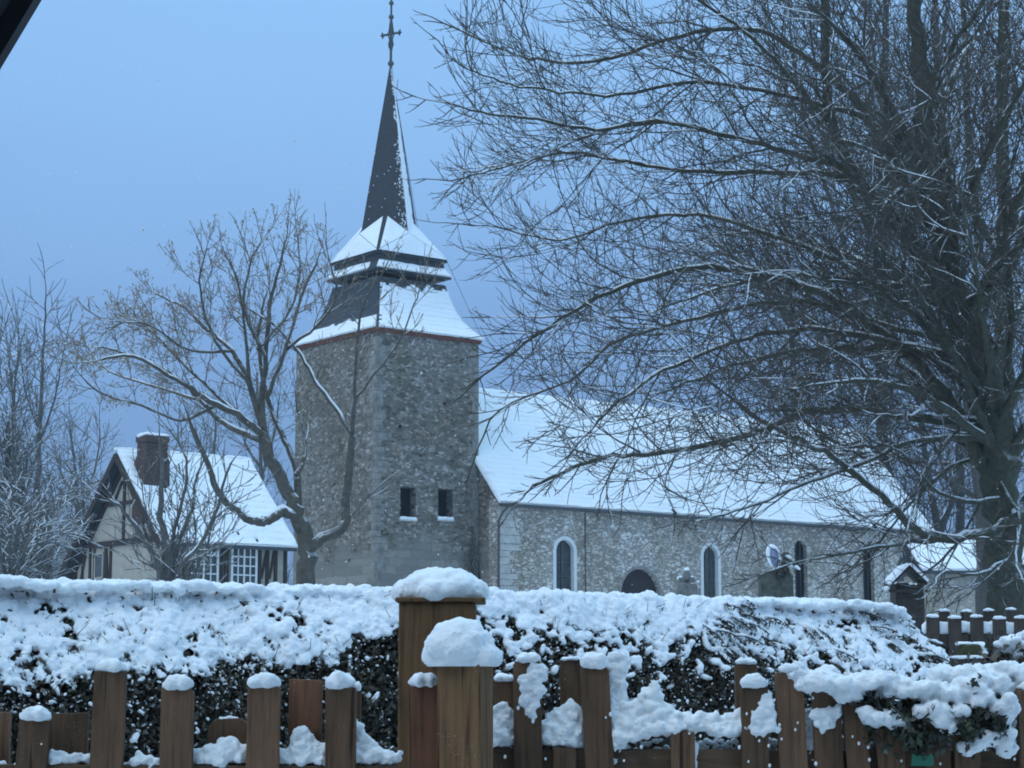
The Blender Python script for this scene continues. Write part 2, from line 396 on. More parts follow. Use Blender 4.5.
# ------------------------------------------------------------------ church
A, B = R(38), 0
uR = Vector((math.cos(A), math.sin(A), 0)); uL = Vector((-math.sin(A), math.cos(A), 0)); UP = Vector((0, 0, 1))
GC = 3.0
def build_church():
    ch = thing('church', 'grey flint and limestone village church with square tower, snowy roofs and thin slate spire', 'church', (-5.9, 86, GC))
    WR, WL = 5.55, 6.6; C0 = Vector((-5.89, 86, 0)); ZC = 16.55
    def tp(r, l, z): return C0 + uR * r + uL * l + UP * z
    # --- tower wall
    m = MB(); m.hexa([tp(0, 0, GC - 1), tp(WR, 0, GC - 1), tp(WR, WL, GC - 1), tp(0, WL, GC - 1), tp(0, 0, ZC), tp(WR, 0, ZC), tp(WR, WL, ZC), tp(0, WL, ZC)])
    tw = m.build('tower_wall', STONE_T, ch)
    cut = []
    def slot_pos(px, s0=0):  # distance along right face for a pixel
        k = (px - 512) / F * 1.0
        return (k * C0.y - C0.x) / (uR.x - k * uR.y)
    slots = []
    for px0, px1 in ((400, 416), (438, 453)):
        a, b = slot_pos(px0), slot_pos(px1); Y = C0.y + uR.y * (a + b) / 2
        z1 = P(400, 487 if px0 < 420 else 489, Y).z; z0 = P(400, 519, Y).z
        slots.append((a, b, z0, z1))
        c = MB(); c.hexa([tp(a, -.5, z0), tp(b, -.5, z0), tp(b, .62, z0), tp(a, .62, z0), tp(a, -.5, z1), tp(b, -.5, z1), tp(b, .62, z1), tp(a, .62, z1)])
        cut.append(c.build('cutter', STONE_T, ch))
    # small putlog holes
    for (r, z) in ((1.2, 12.4), (3.6, 13.6), (2.3, 11.2)):
        c = MB(); c.hexa([tp(r, -.5, z), tp(r + .14, -.5, z), tp(r + .14, .3, z), tp(r, .3, z), tp(r, -.5, z + .16), tp(r + .14, -.5, z + .16), tp(r + .14, .3, z + .16), tp(r, .3, z + .16)]); cut.append(c.build('cutter', STONE_T, ch))
    for (l, z) in ((1.6, 12.9), (3.2, 10.0), (1.9, 6.6)):
        c = MB(); c.hexa([tp(-.5, l, z), tp(.3, l, z), tp(.3, l + .14, z), tp(-.5, l + .14, z), tp(-.5, l, z + .16), tp(.3, l, z + .16), tp(.3, l + .14, z + .16), tp(-.5, l + .14, z + .16)]); cut.append(c.build('cutter', STONE_T, ch))
    boolean_cut(tw, cut)
    for a, b, z0, z1 in slots:
        f = MB(); f.hexa([tp(a + .01, .5, z0), tp(b - .01, .5, z0), tp(b - .01, .6, z0), tp(a + .01, .6, z0), tp(a + .01, .5, z1 - .01), tp(b - .01, .5, z1 - .01), tp(b - .01, .6, z1 - .01), tp(a + .01, .6, z1 - .01)])
        wn = f.build('tower_window', DARK, ch)
        s = MB(); s.hexa([tp(a - .12, -.06, z1), tp(b + .12, -.06, z1), tp(b + .12, .02, z1), tp(a - .12, .02, z1), tp(a - .12, -.05, z1 + .26), tp(b + .12, -.05, z1 + .26), tp(b + .12, .02, z1 + .26), tp(a - .12, .02, z1 + .26)])
        s.build('lintel', STONE_T, wn, bevel=.01)
        s = MB(); s.hexa([tp(a - .05, -.04, z0 - .1), tp(b + .05, -.04, z0 - .1), tp(b + .05, .02, z0 - .1), tp(a - .05, .02, z0 - .1), tp(a - .05, -.04, z0 - .01), tp(b + .05, -.04, z0 - .01), tp(b + .05, .02, z0 - .01), tp(a - .05, .02, z0 - .01)])
        s.build('sill', QUOIN, wn)
        bl = [(tp(a + (b - a) * (i + .5) / 5, -.0 + .02 * (i % 2), z0 + .02), (.12, .12, .09), None) for i in range(5)]
        snow_lump('sill_snow', bl, .03, wn, SNOWF, .02, 6)
    # quoins of the near corner, irregular
    q = MB(); z = GC; rng = random.Random(4)
    while z < ZC - .5:
        h = rng.uniform(.26, .36); la, lb = (.55, .3) if rng.random() < .5 else (.3, .55)
        la *= rng.uniform(.8, 1.2); lb *= rng.uniform(.8, 1.2); e = .012
        q.hexa([tp(-e, -e, z), tp(la, -e, z), tp(la, .02, z), tp(-e, .02, z), tp(-e, -e, z + h - .03), tp(la, -e, z + h - .03), tp(la, .02, z + h - .03), tp(-e, .02, z + h - .03)])
        q.hexa([tp(-e, .021, z), tp(.02, .021, z), tp(.02, lb, z), tp(-e, lb, z), tp(-e, .021, z + h - .03), tp(.02, .021, z + h - .03), tp(.02, lb, z + h - .03), tp(-e, lb, z + h - .03)])
        z += h
    QT = m_plain('weathered_corner_stone', (.22, .21, .19), .95, .1, .4, 3)
    q.build('quoins', QT, ch)
    z = GC; q = MB()
    while z < ZC - .5:
        h = rng.uniform(.26, .36); la = rng.choice((.5, .3)) * rng.uniform(.8, 1.2); e = .012
        q.hexa([tp(WR - la, -e, z), tp(WR + e, -e, z), tp(WR + e, .03, z), tp(WR - la, .03, z), tp(WR - la, -e, z + h - .03), tp(WR + e, -e, z + h - .03), tp(WR + e, .03, z + h - .03), tp(WR - la, .03, z + h - .03)])
        z += h
    q.build('quoins', QT, ch)
    # --- cornice
    TC = tp(WR / 2 - .02, WL / 2 - .15, 0)
    def ring(m, h0r, h0l, z0, h1r, h1l, z1, cen=None):
        cen = cen or tp(WR / 2, WL / 2, 0)
        a = [cen + uR * sr * h0r + uL * sl * h0l + UP * z0 for sr, sl in ((-1, -1), (1, -1), (1, 1), (-1, 1))]
        b = [cen + uR * sr * h1r + uL * sl * h1l + UP * z1 for sr, sl in ((-1, -1), (1, -1), (1, 1), (-1, 1))]
        m.hexa(a + b)
    m = MB(); ring(m, WR / 2 + .07, WL / 2 + .07, ZC + .002, WR / 2 + .14, WL / 2 + .14, ZC + .2); m.build('cornice', FASCIA, ch)
    # --- lower bell-cast roof
    prof = [(1.0, ZC + .2), (.90, ZC + .55), (.80, ZC + 1.0), (.72, ZC + 1.6), (.665, ZC + 2.2), (.63, ZC + 2.8)]
    base_r, base_l = WR / 2 + .2, WL / 2 + .2
    cT = tp(WR / 2, WL / 2, 0)
    def half(i):
        t, z = prof[i]; k = (1 - t) / (1 - prof[-1][0])
        return base_r * (1 - k) + 1.85 * k, base_l * (1 - k) + 1.88 * k, z, cT.lerp(TC, k)
    def half_t(v):
        x = v * (len(prof) - 1); i = min(int(x), len(prof) - 2); f = x - i; a, b = half(i), half(i + 1)
        return a[0] * (1 - f) + b[0] * f, a[1] * (1 - f) + b[1] * f, a[2] * (1 - f) + b[2] * f, a[3].lerp(b[3], f)
    V = []; Fc = []
    for i in range(len(prof)):
        hr, hl, z, c = half(i)
        for sr, sl in ((-1, -1), (1, -1), (1, 1), (-1, 1)): V.append(c + uR * sr * hr + uL * sl * hl + UP * z)
    for i in range(len(prof) - 1):
        for j in range(4): Fc.append([i * 4 + j, i * 4 + (j + 1) % 4, i * 4 + 4 + (j + 1) % 4, i * 4 + 4 + j])
    Fc.append([0, 3, 2, 1])
    lr = link_mesh('tower_roof', V, Fc, SLATE, ch)
    def face_f(side):
        def f(u, v):
            def pt(u, v):
                hr, hl, z, c = half_t(max(0, min(1, v)))
                s = 2 * u - 1
                if side == 'S': return c + uR * s * hr - uL * hl + UP * z
                if side == 'W': return c - uR * hr - uL * s * hl + UP * z
                if side == 'E': return c + uR * hr + uL * s * hl + UP * z
                return c - uR * s * hr + uL * hl + UP * z
            p = pt(u, v); n = (pt(u + .01, v) - pt(u - .01, v)).cross(pt(u, min(1, v + .01)) - pt(u, max(0, v - .01))).normalized()
            if n.z < 0: n = -n
            return p, n
        return f
    snow_sheet('roof_snow', face_f('S'), 40, 30, lambda u, v: v < .90 + .09 * noise.noise(Vector((u * 9, 0, v * 6))) and (u > .03 + .03 * noise.noise(Vector((v * 15, 3, 0)))), .07, SNOWR, lr)
    snow_sheet('roof_snow', face_f('W'), 40, 30, lambda u, v: v < .34 + .10 * noise.noise(Vector((u * 8, 4, v * 6))) + .0 * u, .06, SNOWR, lr)
    snow_sheet('roof_snow', face_f('E'), 16, 12, lambda u, v: v < .9, .07, SNOWR, lr)
    # --- belfry band and its two eaves
    m = MB(); ring(m, 1.83, 1.86, ZC + 3.0, 1.80, 1.82, 20.48, TC); bf = m.build('belfry', SLATE, ch)
    def skirt_roof(nm, h0, z0, h1, z1):
        m = MB(); ring(m, h0, h0, z0 - .10, h0, h0, z0, TC); rr = m.build(nm, SLATE, ch)
        m = MB(); ring(m, h0 - .02, h0 - .02, z0 + .002, h1, h1, z1, TC); m.build('eave_slope', SLATE, rr)
        for k, (a, b) in enumerate((((-1, -1), (1, -1)), ((-1, 1), (-1, -1)), ((1, -1), (1, 1)))):
            q = lambda s, h, z: TC + uR * s[0] * h + uL * s[1] * h + UP * z
            fn = plane_f(q(a, h0, z0), q(b, h0, z0), q(b, h1, z1), q(a, h1, z1))
            snow_sheet('eave_snow', fn, 30, 5, (lambda u, v, k=k: u < .82 if k == 1 else True), .09, SNOWF, rr, .5, 2)
        return rr
    skirt_roof('belfry_eave', 2.05, 19.72, 1.8, 20.08)
    # --- broach roof and spire
    E = [TC + uR * a * 1.92 + uL * b * 1.92 + UP * 20.52 for a, b in ((-1, -1), (1, -1), (1, 1), (-1, 1))]
    m = MB(); ring(m, 1.92, 1.92, 20.40, 1.92, 1.92, 20.515, TC); m.build('upper_eave', SLATE, ch)
    ZS, ZT, rr_ = 21.6, 29.95, 1.52
    S = [TC + dd * (rr_ + (.1 if dd == -uR else (.22 if dd == uR else .04))) + UP * ZS for dd in (-uL, uR, uL, -uR)]     # S[i] between E[i], E[i+1]
    zA = 22.5; dA = rr_ / math.sqrt(2) * (ZT - zA) / (ZT - ZS)
    Ap = [TC + (uR * a + uL * b) / math.sqrt(2) * dA + UP * zA for a, b in ((-1, -1), (1, -1), (1, 1), (-1, 1))]
    V = E + S + Ap + [TC + UP * 20.52]; Fc = []
    for i in range(4):
        j = (i + 1) % 4
        Fc += [[i, j, 4 + i], [i, 4 + i, 8 + i], [j, 8 + j, 4 + i]]
    # broach body is snow covered except for its hip lines
    br = link_mesh('broach_roof', V, Fc, SLATE, ch)
    for i in range(4):
        j = (i + 1) % 4
        for tri in ((E[i], E[j], S[i]), (E[i], S[i], Ap[i]), (E[j], Ap[j], S[i])):
            a, b, c = tri; n = (b - a).cross(c - a).normalized(); n = n if n.z > 0 else -n
            cen = (a + b + c) / 3
            pts = []
            sh = .06
            a2, b2, c2 = (a, b, c) if (tri[1] is E[j] or tri[0] is not E[i] and tri[1] is E[j]) else ((a.lerp(tri[1], .05), b, c.lerp(b, .08)) if tri[1] is S[i] else (a.lerp(c, .05), b.lerp(c, .08), c))
            # subdivide triangle
            K_ = 10; VV = []; FF = []; ix = {}
            for u in range(K_ + 1):
                for v in range(K_ + 1 - u):
                    ww = K_ - u - v; p = (a2 * ww + b2 * u + c2 * v) / K_
                    edge_ = 0 in (u, v, ww)
                    ix[u, v] = len(VV); VV.append(p + n * (.05 if edge_ else .07 + .03 * noise.noise(p * 2)))
            for u in range(K_):
                for v in range(K_ - u):
                    FF.append([ix[u, v], ix[u + 1, v], ix[u, v + 1]])
                    if u + v < K_ - 1: FF.append([ix[u + 1, v], ix[u + 1, v + 1], ix[u, v + 1]])
            link_mesh('broach_snow', VV, FF, SNOWF, br, True)
    ap = TC + UP * ZT
    m = MB(); m.add([s - UP * .3 for s in S] + [TC + (ap - TC) * 1.0 + d * .04 for d in (-uL, uR, uL, -uR)], [(0, 1, 5, 4), (1, 2, 6, 5), (2, 3, 7, 6), (3, 0, 4, 7), (4, 5, 6, 7)])
    sp = m.build('spire', SLATE, ch)
    # snow plastered on the right facet (S0 -> S1) and frost speckle beside the edge
    def fac(a, b):
        n = (b - a).cross(ap - a).normalized(); n = n if n.dot((a + b) / 2 - TC - UP * ZS) > 0 else -n
        return lambda u, v: (a.lerp(b, u).lerp(ap, v * .985), n)
    fr = fac(S[0], S[1])
    snow_sheet('spire_snow', fr, 14, 60, lambda u, v: .02 < u < .60 + .12 * noise.noise(Vector((v * 20, u * 5, 0))), .035, SNOWF, sp, .5, 2)
    fl = fac(S[3], S[0]); rng = random.Random(8)
    bl = []
    for _ in range(300):
        v = rng.random() ** 1.2; u = 1 - abs(rng.gauss(0, .10)); p, n = fl(max(0, u), v)
        if noise.noise(p * 1.3) < -.15: continue
        bl.append((p + n * .01, (.03 * rng.uniform(.5, 1.3), .03, .03 * rng.uniform(.5, 1.6)), None))
    for _ in range(14):
        u, v = rng.random(), rng.random() * .5; p, n = fl(u, v); bl.append((p, (.025, .02, .03), None))
    V, Fc = blobs_mesh(bl, 1); link_mesh('spire_snow', V, Fc, SNOWF, sp, True)
    # --- iron cross
    m = MB(); zz = ZT
    m.tube([ap - UP * .3, ap + UP * 3.6], [.07, .045], 6)
    for hz, r in ((.02, .15), (2.28, .13), (2.95, .12)): m.lathe(ap + UP * hz, [(.02, -r), (r * .8, -r * .6), (r, 0), (r * .8, r * .6), (.02, r)], 10)
    cx = ap + UP * 1.45; side = (uR * .94 + UP * .34).normalized()
    m.tube([cx - side * .48, cx + side * .52], [.06, .06], 5)
    for s in (-1, 1):
        tip = cx + side * s * .5
        m.tube([tip, tip + side * s * .1], [.10, .05], 6)
        m.tube([tip - side * s * .04, tip + UP * .16 + side * s * .06], [.06, .025], 5); m.tube([tip - side * s * .04, tip - UP * .16 + side * s * .02], [.06, .025], 5)
    for r_, dz in ((.16, 0), (.13, -.5)):    # scroll rings
        pts = [cx + UP * dz + side * math.cos(t) * r_ + UP * math.sin(t) * r_ * 1.6 for t in [k * math.pi / 8 for k in range(17)]]
        m.tube(pts, [.035] * 17, 4)
    for s in (-1, 1):
        m.tube([cx + UP * .9, cx + UP * .5 + side * s * .07, cx + side * s * .15], [.035, .04, .035], 4)
        m.tube([cx - UP * .9, cx - UP * .5 + side * s * .06, cx - UP * .1 + side * s * .12], [.03, .03, .03], 4)
    m.tube([cx + UP * .0, cx + UP * .75], [.10, .06], 6); m.tube([cx - UP * .75, cx - UP * .25], [.09, .06], 6)
    m.build('cross', IRON, sp)
    # lightning conductor wire down the right side of the spire
    m = MB(); m.tube([ap, S[1] + uR * .03, TC + uR * 1.9 - uL * 1.9 + UP * 20.5, tp(WR, 0, ZC + .3) + uR * .2], [.015] * 4, 4); m.build('conductor', IRON, ch)

    # --- nave
    C1 = Vector((-.53, 88.24, 0)); L, Wn, ZE = 28.4, 10.0, 9.45
    def np_(s, l, z): return C1 + uR * s + uL * l + UP * z
    ZR = 15.0
    m = MB(); m.hexa([np_(0, 0, GC - 1), np_(L, 0, GC - 1), np_(L, .8, GC - 1), np_(0, .8, GC - 1), np_(0, 0, ZE), np_(L, 0, ZE), np_(L, .8, ZE), np_(0, .8, ZE)])
    nw = m.build('nave_wall', STONE_N, ch)
    cut = []
    def arch_prism(s, w, z0, ztop, l0, l1, k=12):
        r = w / 2; zc = ztop - r; pr = [(s - r, z0), (s + r, z0)] + [(s + r * math.cos(t), zc + r * math.sin(t)) for t in [math.pi * i / k for i in range(k + 1)]]
        n = len(pr); mm = MB(); mm.add([np_(a, l0, z) for a, z in pr] + [np_(a, l1, z) for a, z in pr], [list(range(n))[::-1], list(range(n, 2 * n))] + [[i, (i + 1) % n, n + (i + 1) % n, n + i] for i in range(n)]); return mm
    def arch_band(s, w, z0, ztop, t, l0, l1, k=16):
        mm = MB(); r0, r1 = w / 2, w / 2 + t; zc = ztop - r0
        inn = [(s - r0, z0)] + [(s - r0 * math.cos(a), zc + r0 * math.sin(a)) for a in [math.pi * i / k for i in range(k + 1)]] + [(s + r0, z0)]
        out = [(s - r1, z0)] + [(s - r1 * math.cos(a), zc + r1 * math.sin(a)) for a in [math.pi * i / k for i in range(k + 1)]] + [(s + r1, z0)]
        n = len(inn)
        for i in range(n - 1):
            a, b, c, d = inn[i], inn[i + 1], out[i + 1], out[i]
            mm.hexa([np_(a[0], l0, a[1]), np_(b[0], l0, b[1]), np_(c[0], l0, c[1]), np_(d[0], l0, d[1]), np_(a[0], l1, a[1]), np_(b[0], l1, b[1]), np_(c[0], l1, c[1]), np_(d[0], l1, d[1])])
        return mm
    wins = [(3.7, 1.05, 5.0, 7.78), (12.75, .98, 4.7, 7.85), (18.95, .88, 4.9, 8.4), (23.9, .85, 4.9, 8.2)]
    for s, w_, z0, z1 in wins: cut.append(arch_prism(s, w_, z0, z1, -.5, .7).build('cutter', STONE_T, ch))
    cut.append(arch_prism(8.25, 2.4, GC - .5, 6.62, -.5, .5).build('cutter', STONE_T, ch))
    boolean_cut(nw, cut)
    for i, (s, w_, z0, z1) in enumerate(wins):
        pane = arch_prism(s, w_ + .04, z0 - .02, z1 + .02, .24, .28).build('window', GLASS if i < 2 else DARK, ch)
        if i < 2: arch_band(s, w_ - .01, z0, z1 - .005, .17, -.03, .2).build('frame', m_plain('pale_window_surround', (.66, .67, .66), .8, .2, .08, 5), pane)
        lead = MB()
        if i == 0:
            lead.hexa([np_(s - .04, .19, z0), np_(s + .04, .19, z0), np_(s + .04, .235, z0), np_(s - .04, .235, z0), np_(s - .04, .19, z1 - .1), np_(s + .04, .19, z1 - .1), np_(s + .04, .235, z1 - .1), np_(s - .04, .235, z1 - .1)])
            zz = z0 + .5
            while zz < z1 - .3:
                lead.hexa([np_(s - w_ / 2, .18, zz), np_(s + w_ / 2, .18, zz), np_(s + w_ / 2, .23, zz), np_(s - w_ / 2, .23, zz), np_(s - w_ / 2, .18, zz + .045), np_(s + w_ / 2, .18, zz + .045), np_(s + w_ / 2, .23, zz + .045), np_(s - w_ / 2, .23, zz + .045)]); zz += .62
        else:
            for k in (-1, 1):
                lead.hexa([np_(s + k * .16 - .015, .2, z0), np_(s + k * .16 + .015, .2, z0), np_(s + k * .16 + .015, .235, z0), np_(s + k * .16 - .015, .235, z0), np_(s + k * .16 - .015, .2, z1 - .1), np_(s + k * .16 + .015, .2, z1 - .1), np_(s + k * .16 + .015, .235, z1 - .1), np_(s + k * .16 - .015, .235, z1 - .1)])
        lead.build('glazing_bars', LEAD, pane)
        bl = [(np_(s - w_ / 2 + w_ * (k + .5) / 5, .06, z0 + .02), (.13, .13, .07), None) for k in range(5)]
        snow_lump('sill_snow', bl, .035, pane, SNOWF, .02, 6)
    dr = arch_prism(8.25, 2.44, GC - .5, 6.64, .22, .3).build('door', DOORM, ch)
    arch_band(8.25, 2.42, GC - .4, 6.625, .14, -.02, .1).build('door_surround', m_plain('dull_grey_surround', (.26, .25, .235), .9, .15, .2, 4), dr)
    m = MB()
    for k in range(-4, 5): m.hexa([np_(8.25 + k * .22 - .01, .2, GC), np_(8.25 + k * .22 + .01, .2, GC), np_(8.25 + k * .22 + .01, .215, GC), np_(8.25 + k * .22 - .01, .215, GC), np_(8.25 + k * .22 - .01, .2, 6.1), np_(8.25 + k * .22 + .01, .2, 6.1), np_(8.25 + k * .22 + .01, .215, 6.1), np_(8.25 + k * .22 - .01, .215, 6.1)])
    m.build('battens', IRON, dr)
    # corner quoins of the nave
    z = GC; q = MB()
    while z < ZE - .4:
        h = rng.uniform(.26, .38); la = rng.choice((1.0, .6)) * rng.uniform(.85, 1.2); e = .02
        q.hexa([np_(-e, -e, z), np_(la, -e, z), np_(la, .05, z), np_(-e, .05, z), np_(-e, -e, z + h - .04), np_(la, -e, z + h - .04), np_(la, .05, z + h - .04), np_(-e, .05, z + h - .04)]); z += h
    q.build('quoins', QUOIN, ch)
    # shallow buttresses near the chancel
    for s in (15.6, 21.6):
        m = MB(); m.hexa([np_(s, -.5, GC - .5), np_(s + .7, -.5, GC - .5), np_(s + .7, -.002, GC - .5), np_(s, -.002, GC - .5), np_(s, -.5, 6.8 - .6), np_(s + .7, -.5, 6.8 - .6), np_(s + .7, -.002, 7.4), np_(s, -.002, 7.4)])
        if s > 20: m.build('buttress', STONE_N, ch, bevel=.02)
    # west gable, back and east walls
    m = MB(); gab = [(0, GC - 1), (Wn, GC - 1), (Wn, ZE), (Wn / 2, ZR - .12), (0, ZE)]
    for s0, s1 in ((.002, .6),):
        n = 5
        m.add([np_(s0, l + (.003 if l == 0 else 0), z) for l, z in gab] + [np_(s1, l + (.003 if l == 0 else 0), z) for l, z in gab], [list(range(n))[::-1], list(range(n, 2 * n))] + [[i, (i + 1) % n, n + (i + 1) % n, n + i] for i in range(n)])
    o = m.build('west_gable', STONE_T, ch)
    m = MB(); gab2 = [(.803, GC - 1), (Wn, GC - 1), (Wn, ZE), (Wn / 2, ZR - .12), (.803, ZE)]
    n = 5; m.add([np_(L - .6, l, z) for l, z in gab2] + [np_(L - .003, l, z) for l, z in gab2], [list(range(n))[::-1], list(range(n, 2 * n))] + [[i, (i + 1) % n, n + (i + 1) % n, n + i] for i in range(n)])
    m.build('east_gable', STONE_N, ch)
    m = MB(); m.hexa([np_(.61, Wn - .6, GC - 1), np_(L - .61, Wn - .6, GC - 1), np_(L - .61, Wn, GC - 1), np_(.61, Wn, GC - 1), np_(.61, Wn - .6, ZE), np_(L - .61, Wn - .6, ZE), np_(L - .61, Wn, ZE), np_(.61, Wn, ZE)]); m.build('north_wall', STONE_N, ch)
    # roof
    sl = (ZR - ZE) / (Wn / 2)
    def rp_(s, l, up): return np_(s, l, 0) + UP * (ZE + sl * (l if l <= Wn / 2 else Wn - l) + up)
    m = MB(); ov = .3
    for l0, l1 in ((-ov, Wn / 2), (Wn + ov, Wn / 2)):
        zf = lambda l: ZE + sl * (l if l0 < 1 else Wn - l)
        a = [np_(-.25, l0, zf(l0)), np_(L + .25, l0, zf(l0)), np_(L + .25, l1, zf(l1)), np_(-.25, l1, zf(l1))]
        m.hexa(a + [p + UP * .12 for p in a])
    rf = m.build('nave_roof', SLATER, ch)
    a0 = np_(-.28, -ov - .05, ZE - sl * ov + .12); b0 = np_(L + .28, -ov - .05, ZE - sl * ov + .12); c0 = np_(L + .28, Wn / 2, ZR + .14); d0 = np_(-.28, Wn / 2, ZR + .14)
    snow_sheet('roof_snow', plane_f(a0, b0, c0, d0), 110, 30, lambda u, v: not (v < .02 and noise.noise(Vector((u * 60, 0, 0))) > .55), .11, SNOWR, rf, .35, 1.2)
    a1 = np_(-.28, Wn + ov, ZE - sl * ov + .12); b1 = np_(L + .28, Wn + ov, ZE - sl * ov + .12)
    snow_sheet('roof_snow', plane_f(b1, a1, d0, c0), 40, 12, lambda u, v: True, .11, SNOWR, rf, .35, 1.2)
    # gutter and downpipe
    m = MB(); m.tube([np_(-.2, -ov - .02, ZE - sl * ov + .02), np_(L + .2, -ov - .02, ZE - sl * ov + .02)], [.075, .075], 6)
    gt = m.build('gutter', LEAD, ch)
    m = MB(); m.tube([np_(.2, -ov, ZE - .4), np_(-.1, -.35, ZE - .62), np_(-.16, -.12, ZE - 1.0), np_(-.16, -.10, GC)], [.06] * 4, 6); m.build('downpipe', LEAD, ch)
    # faded conduit lines on the nave wall
    m = MB(); m.tube([np_(4.9, -.03, ZE - .3), np_(4.9, -.03, 5.2), np_(4.9, -.03, GC)], [.03] * 3, 4); m.build('conduit', LEAD, ch)
    return np_, tp
np_, tp = build_church()

def build_ivy():
    t = thing('climbing_ivy', 'dark leafless climber with sparse leaves on the church wall beside the drainpipe', 'climber', tp(4.9, -.3, GC))
    rng = random.Random(3); m = MB(); lv = []
    for k in range(7):
        r0 = 5.15 + rng.uniform(-.3, .25); p = tp(r0, -.08, GC); pts = [p]; z = GC; r = r0
        top = rng.uniform(6.2, 8.6)
        while z < top:
            z += .3; r += rng.uniform(-.12, .12); pts.append(tp(min(5.55, r), -.06 - rng.uniform(0, .05), z))
        m.tube(pts, [max(.01, .05 * (1 - i / len(pts))) for i in range(len(pts))], 4)
        for q in pts:
            for _ in range(9): lv.append((q + Vector((rng.gauss(0, .14), -abs(rng.gauss(0, .05)), rng.gauss(0, .15))), rng))
    m.build('stems', m_plain('ivy_stem', (.05, .045, .04)), t)
    V, Fc = leaf_cloud([p for p, _ in lv], .07, .05, rng); link_mesh('leaves', V, Fc, LEAF, t)
def leaf_cloud(pts, ln, wd, rng, droop=0.0, dirs=None):
    n = len(pts); V = np.empty((n * 4, 3)); rs = np.random.RandomState(rng.randint(0, 9999))
    c = np.array([p[:] for p in pts]); a = rs.normal(size=(n, 3)); a[:, 2] -= droop; a /= np.linalg.norm(a, axis=1)[:, None]
    b = np.cross(a, rs.normal(size=(n, 3))); b /= np.linalg.norm(b, axis=1)[:, None]
    k = rs.uniform(.6, 1.3, (n, 1))
    V[0::4] = c - a * ln * .5 * k; V[1::4] = c + b * wd * .5 * k; V[2::4] = c + a * ln * .5 * k; V[3::4] = c - b * wd * .5 * k
    return V, np.arange(n * 4).reshape(-1, 4)
build_ivy()

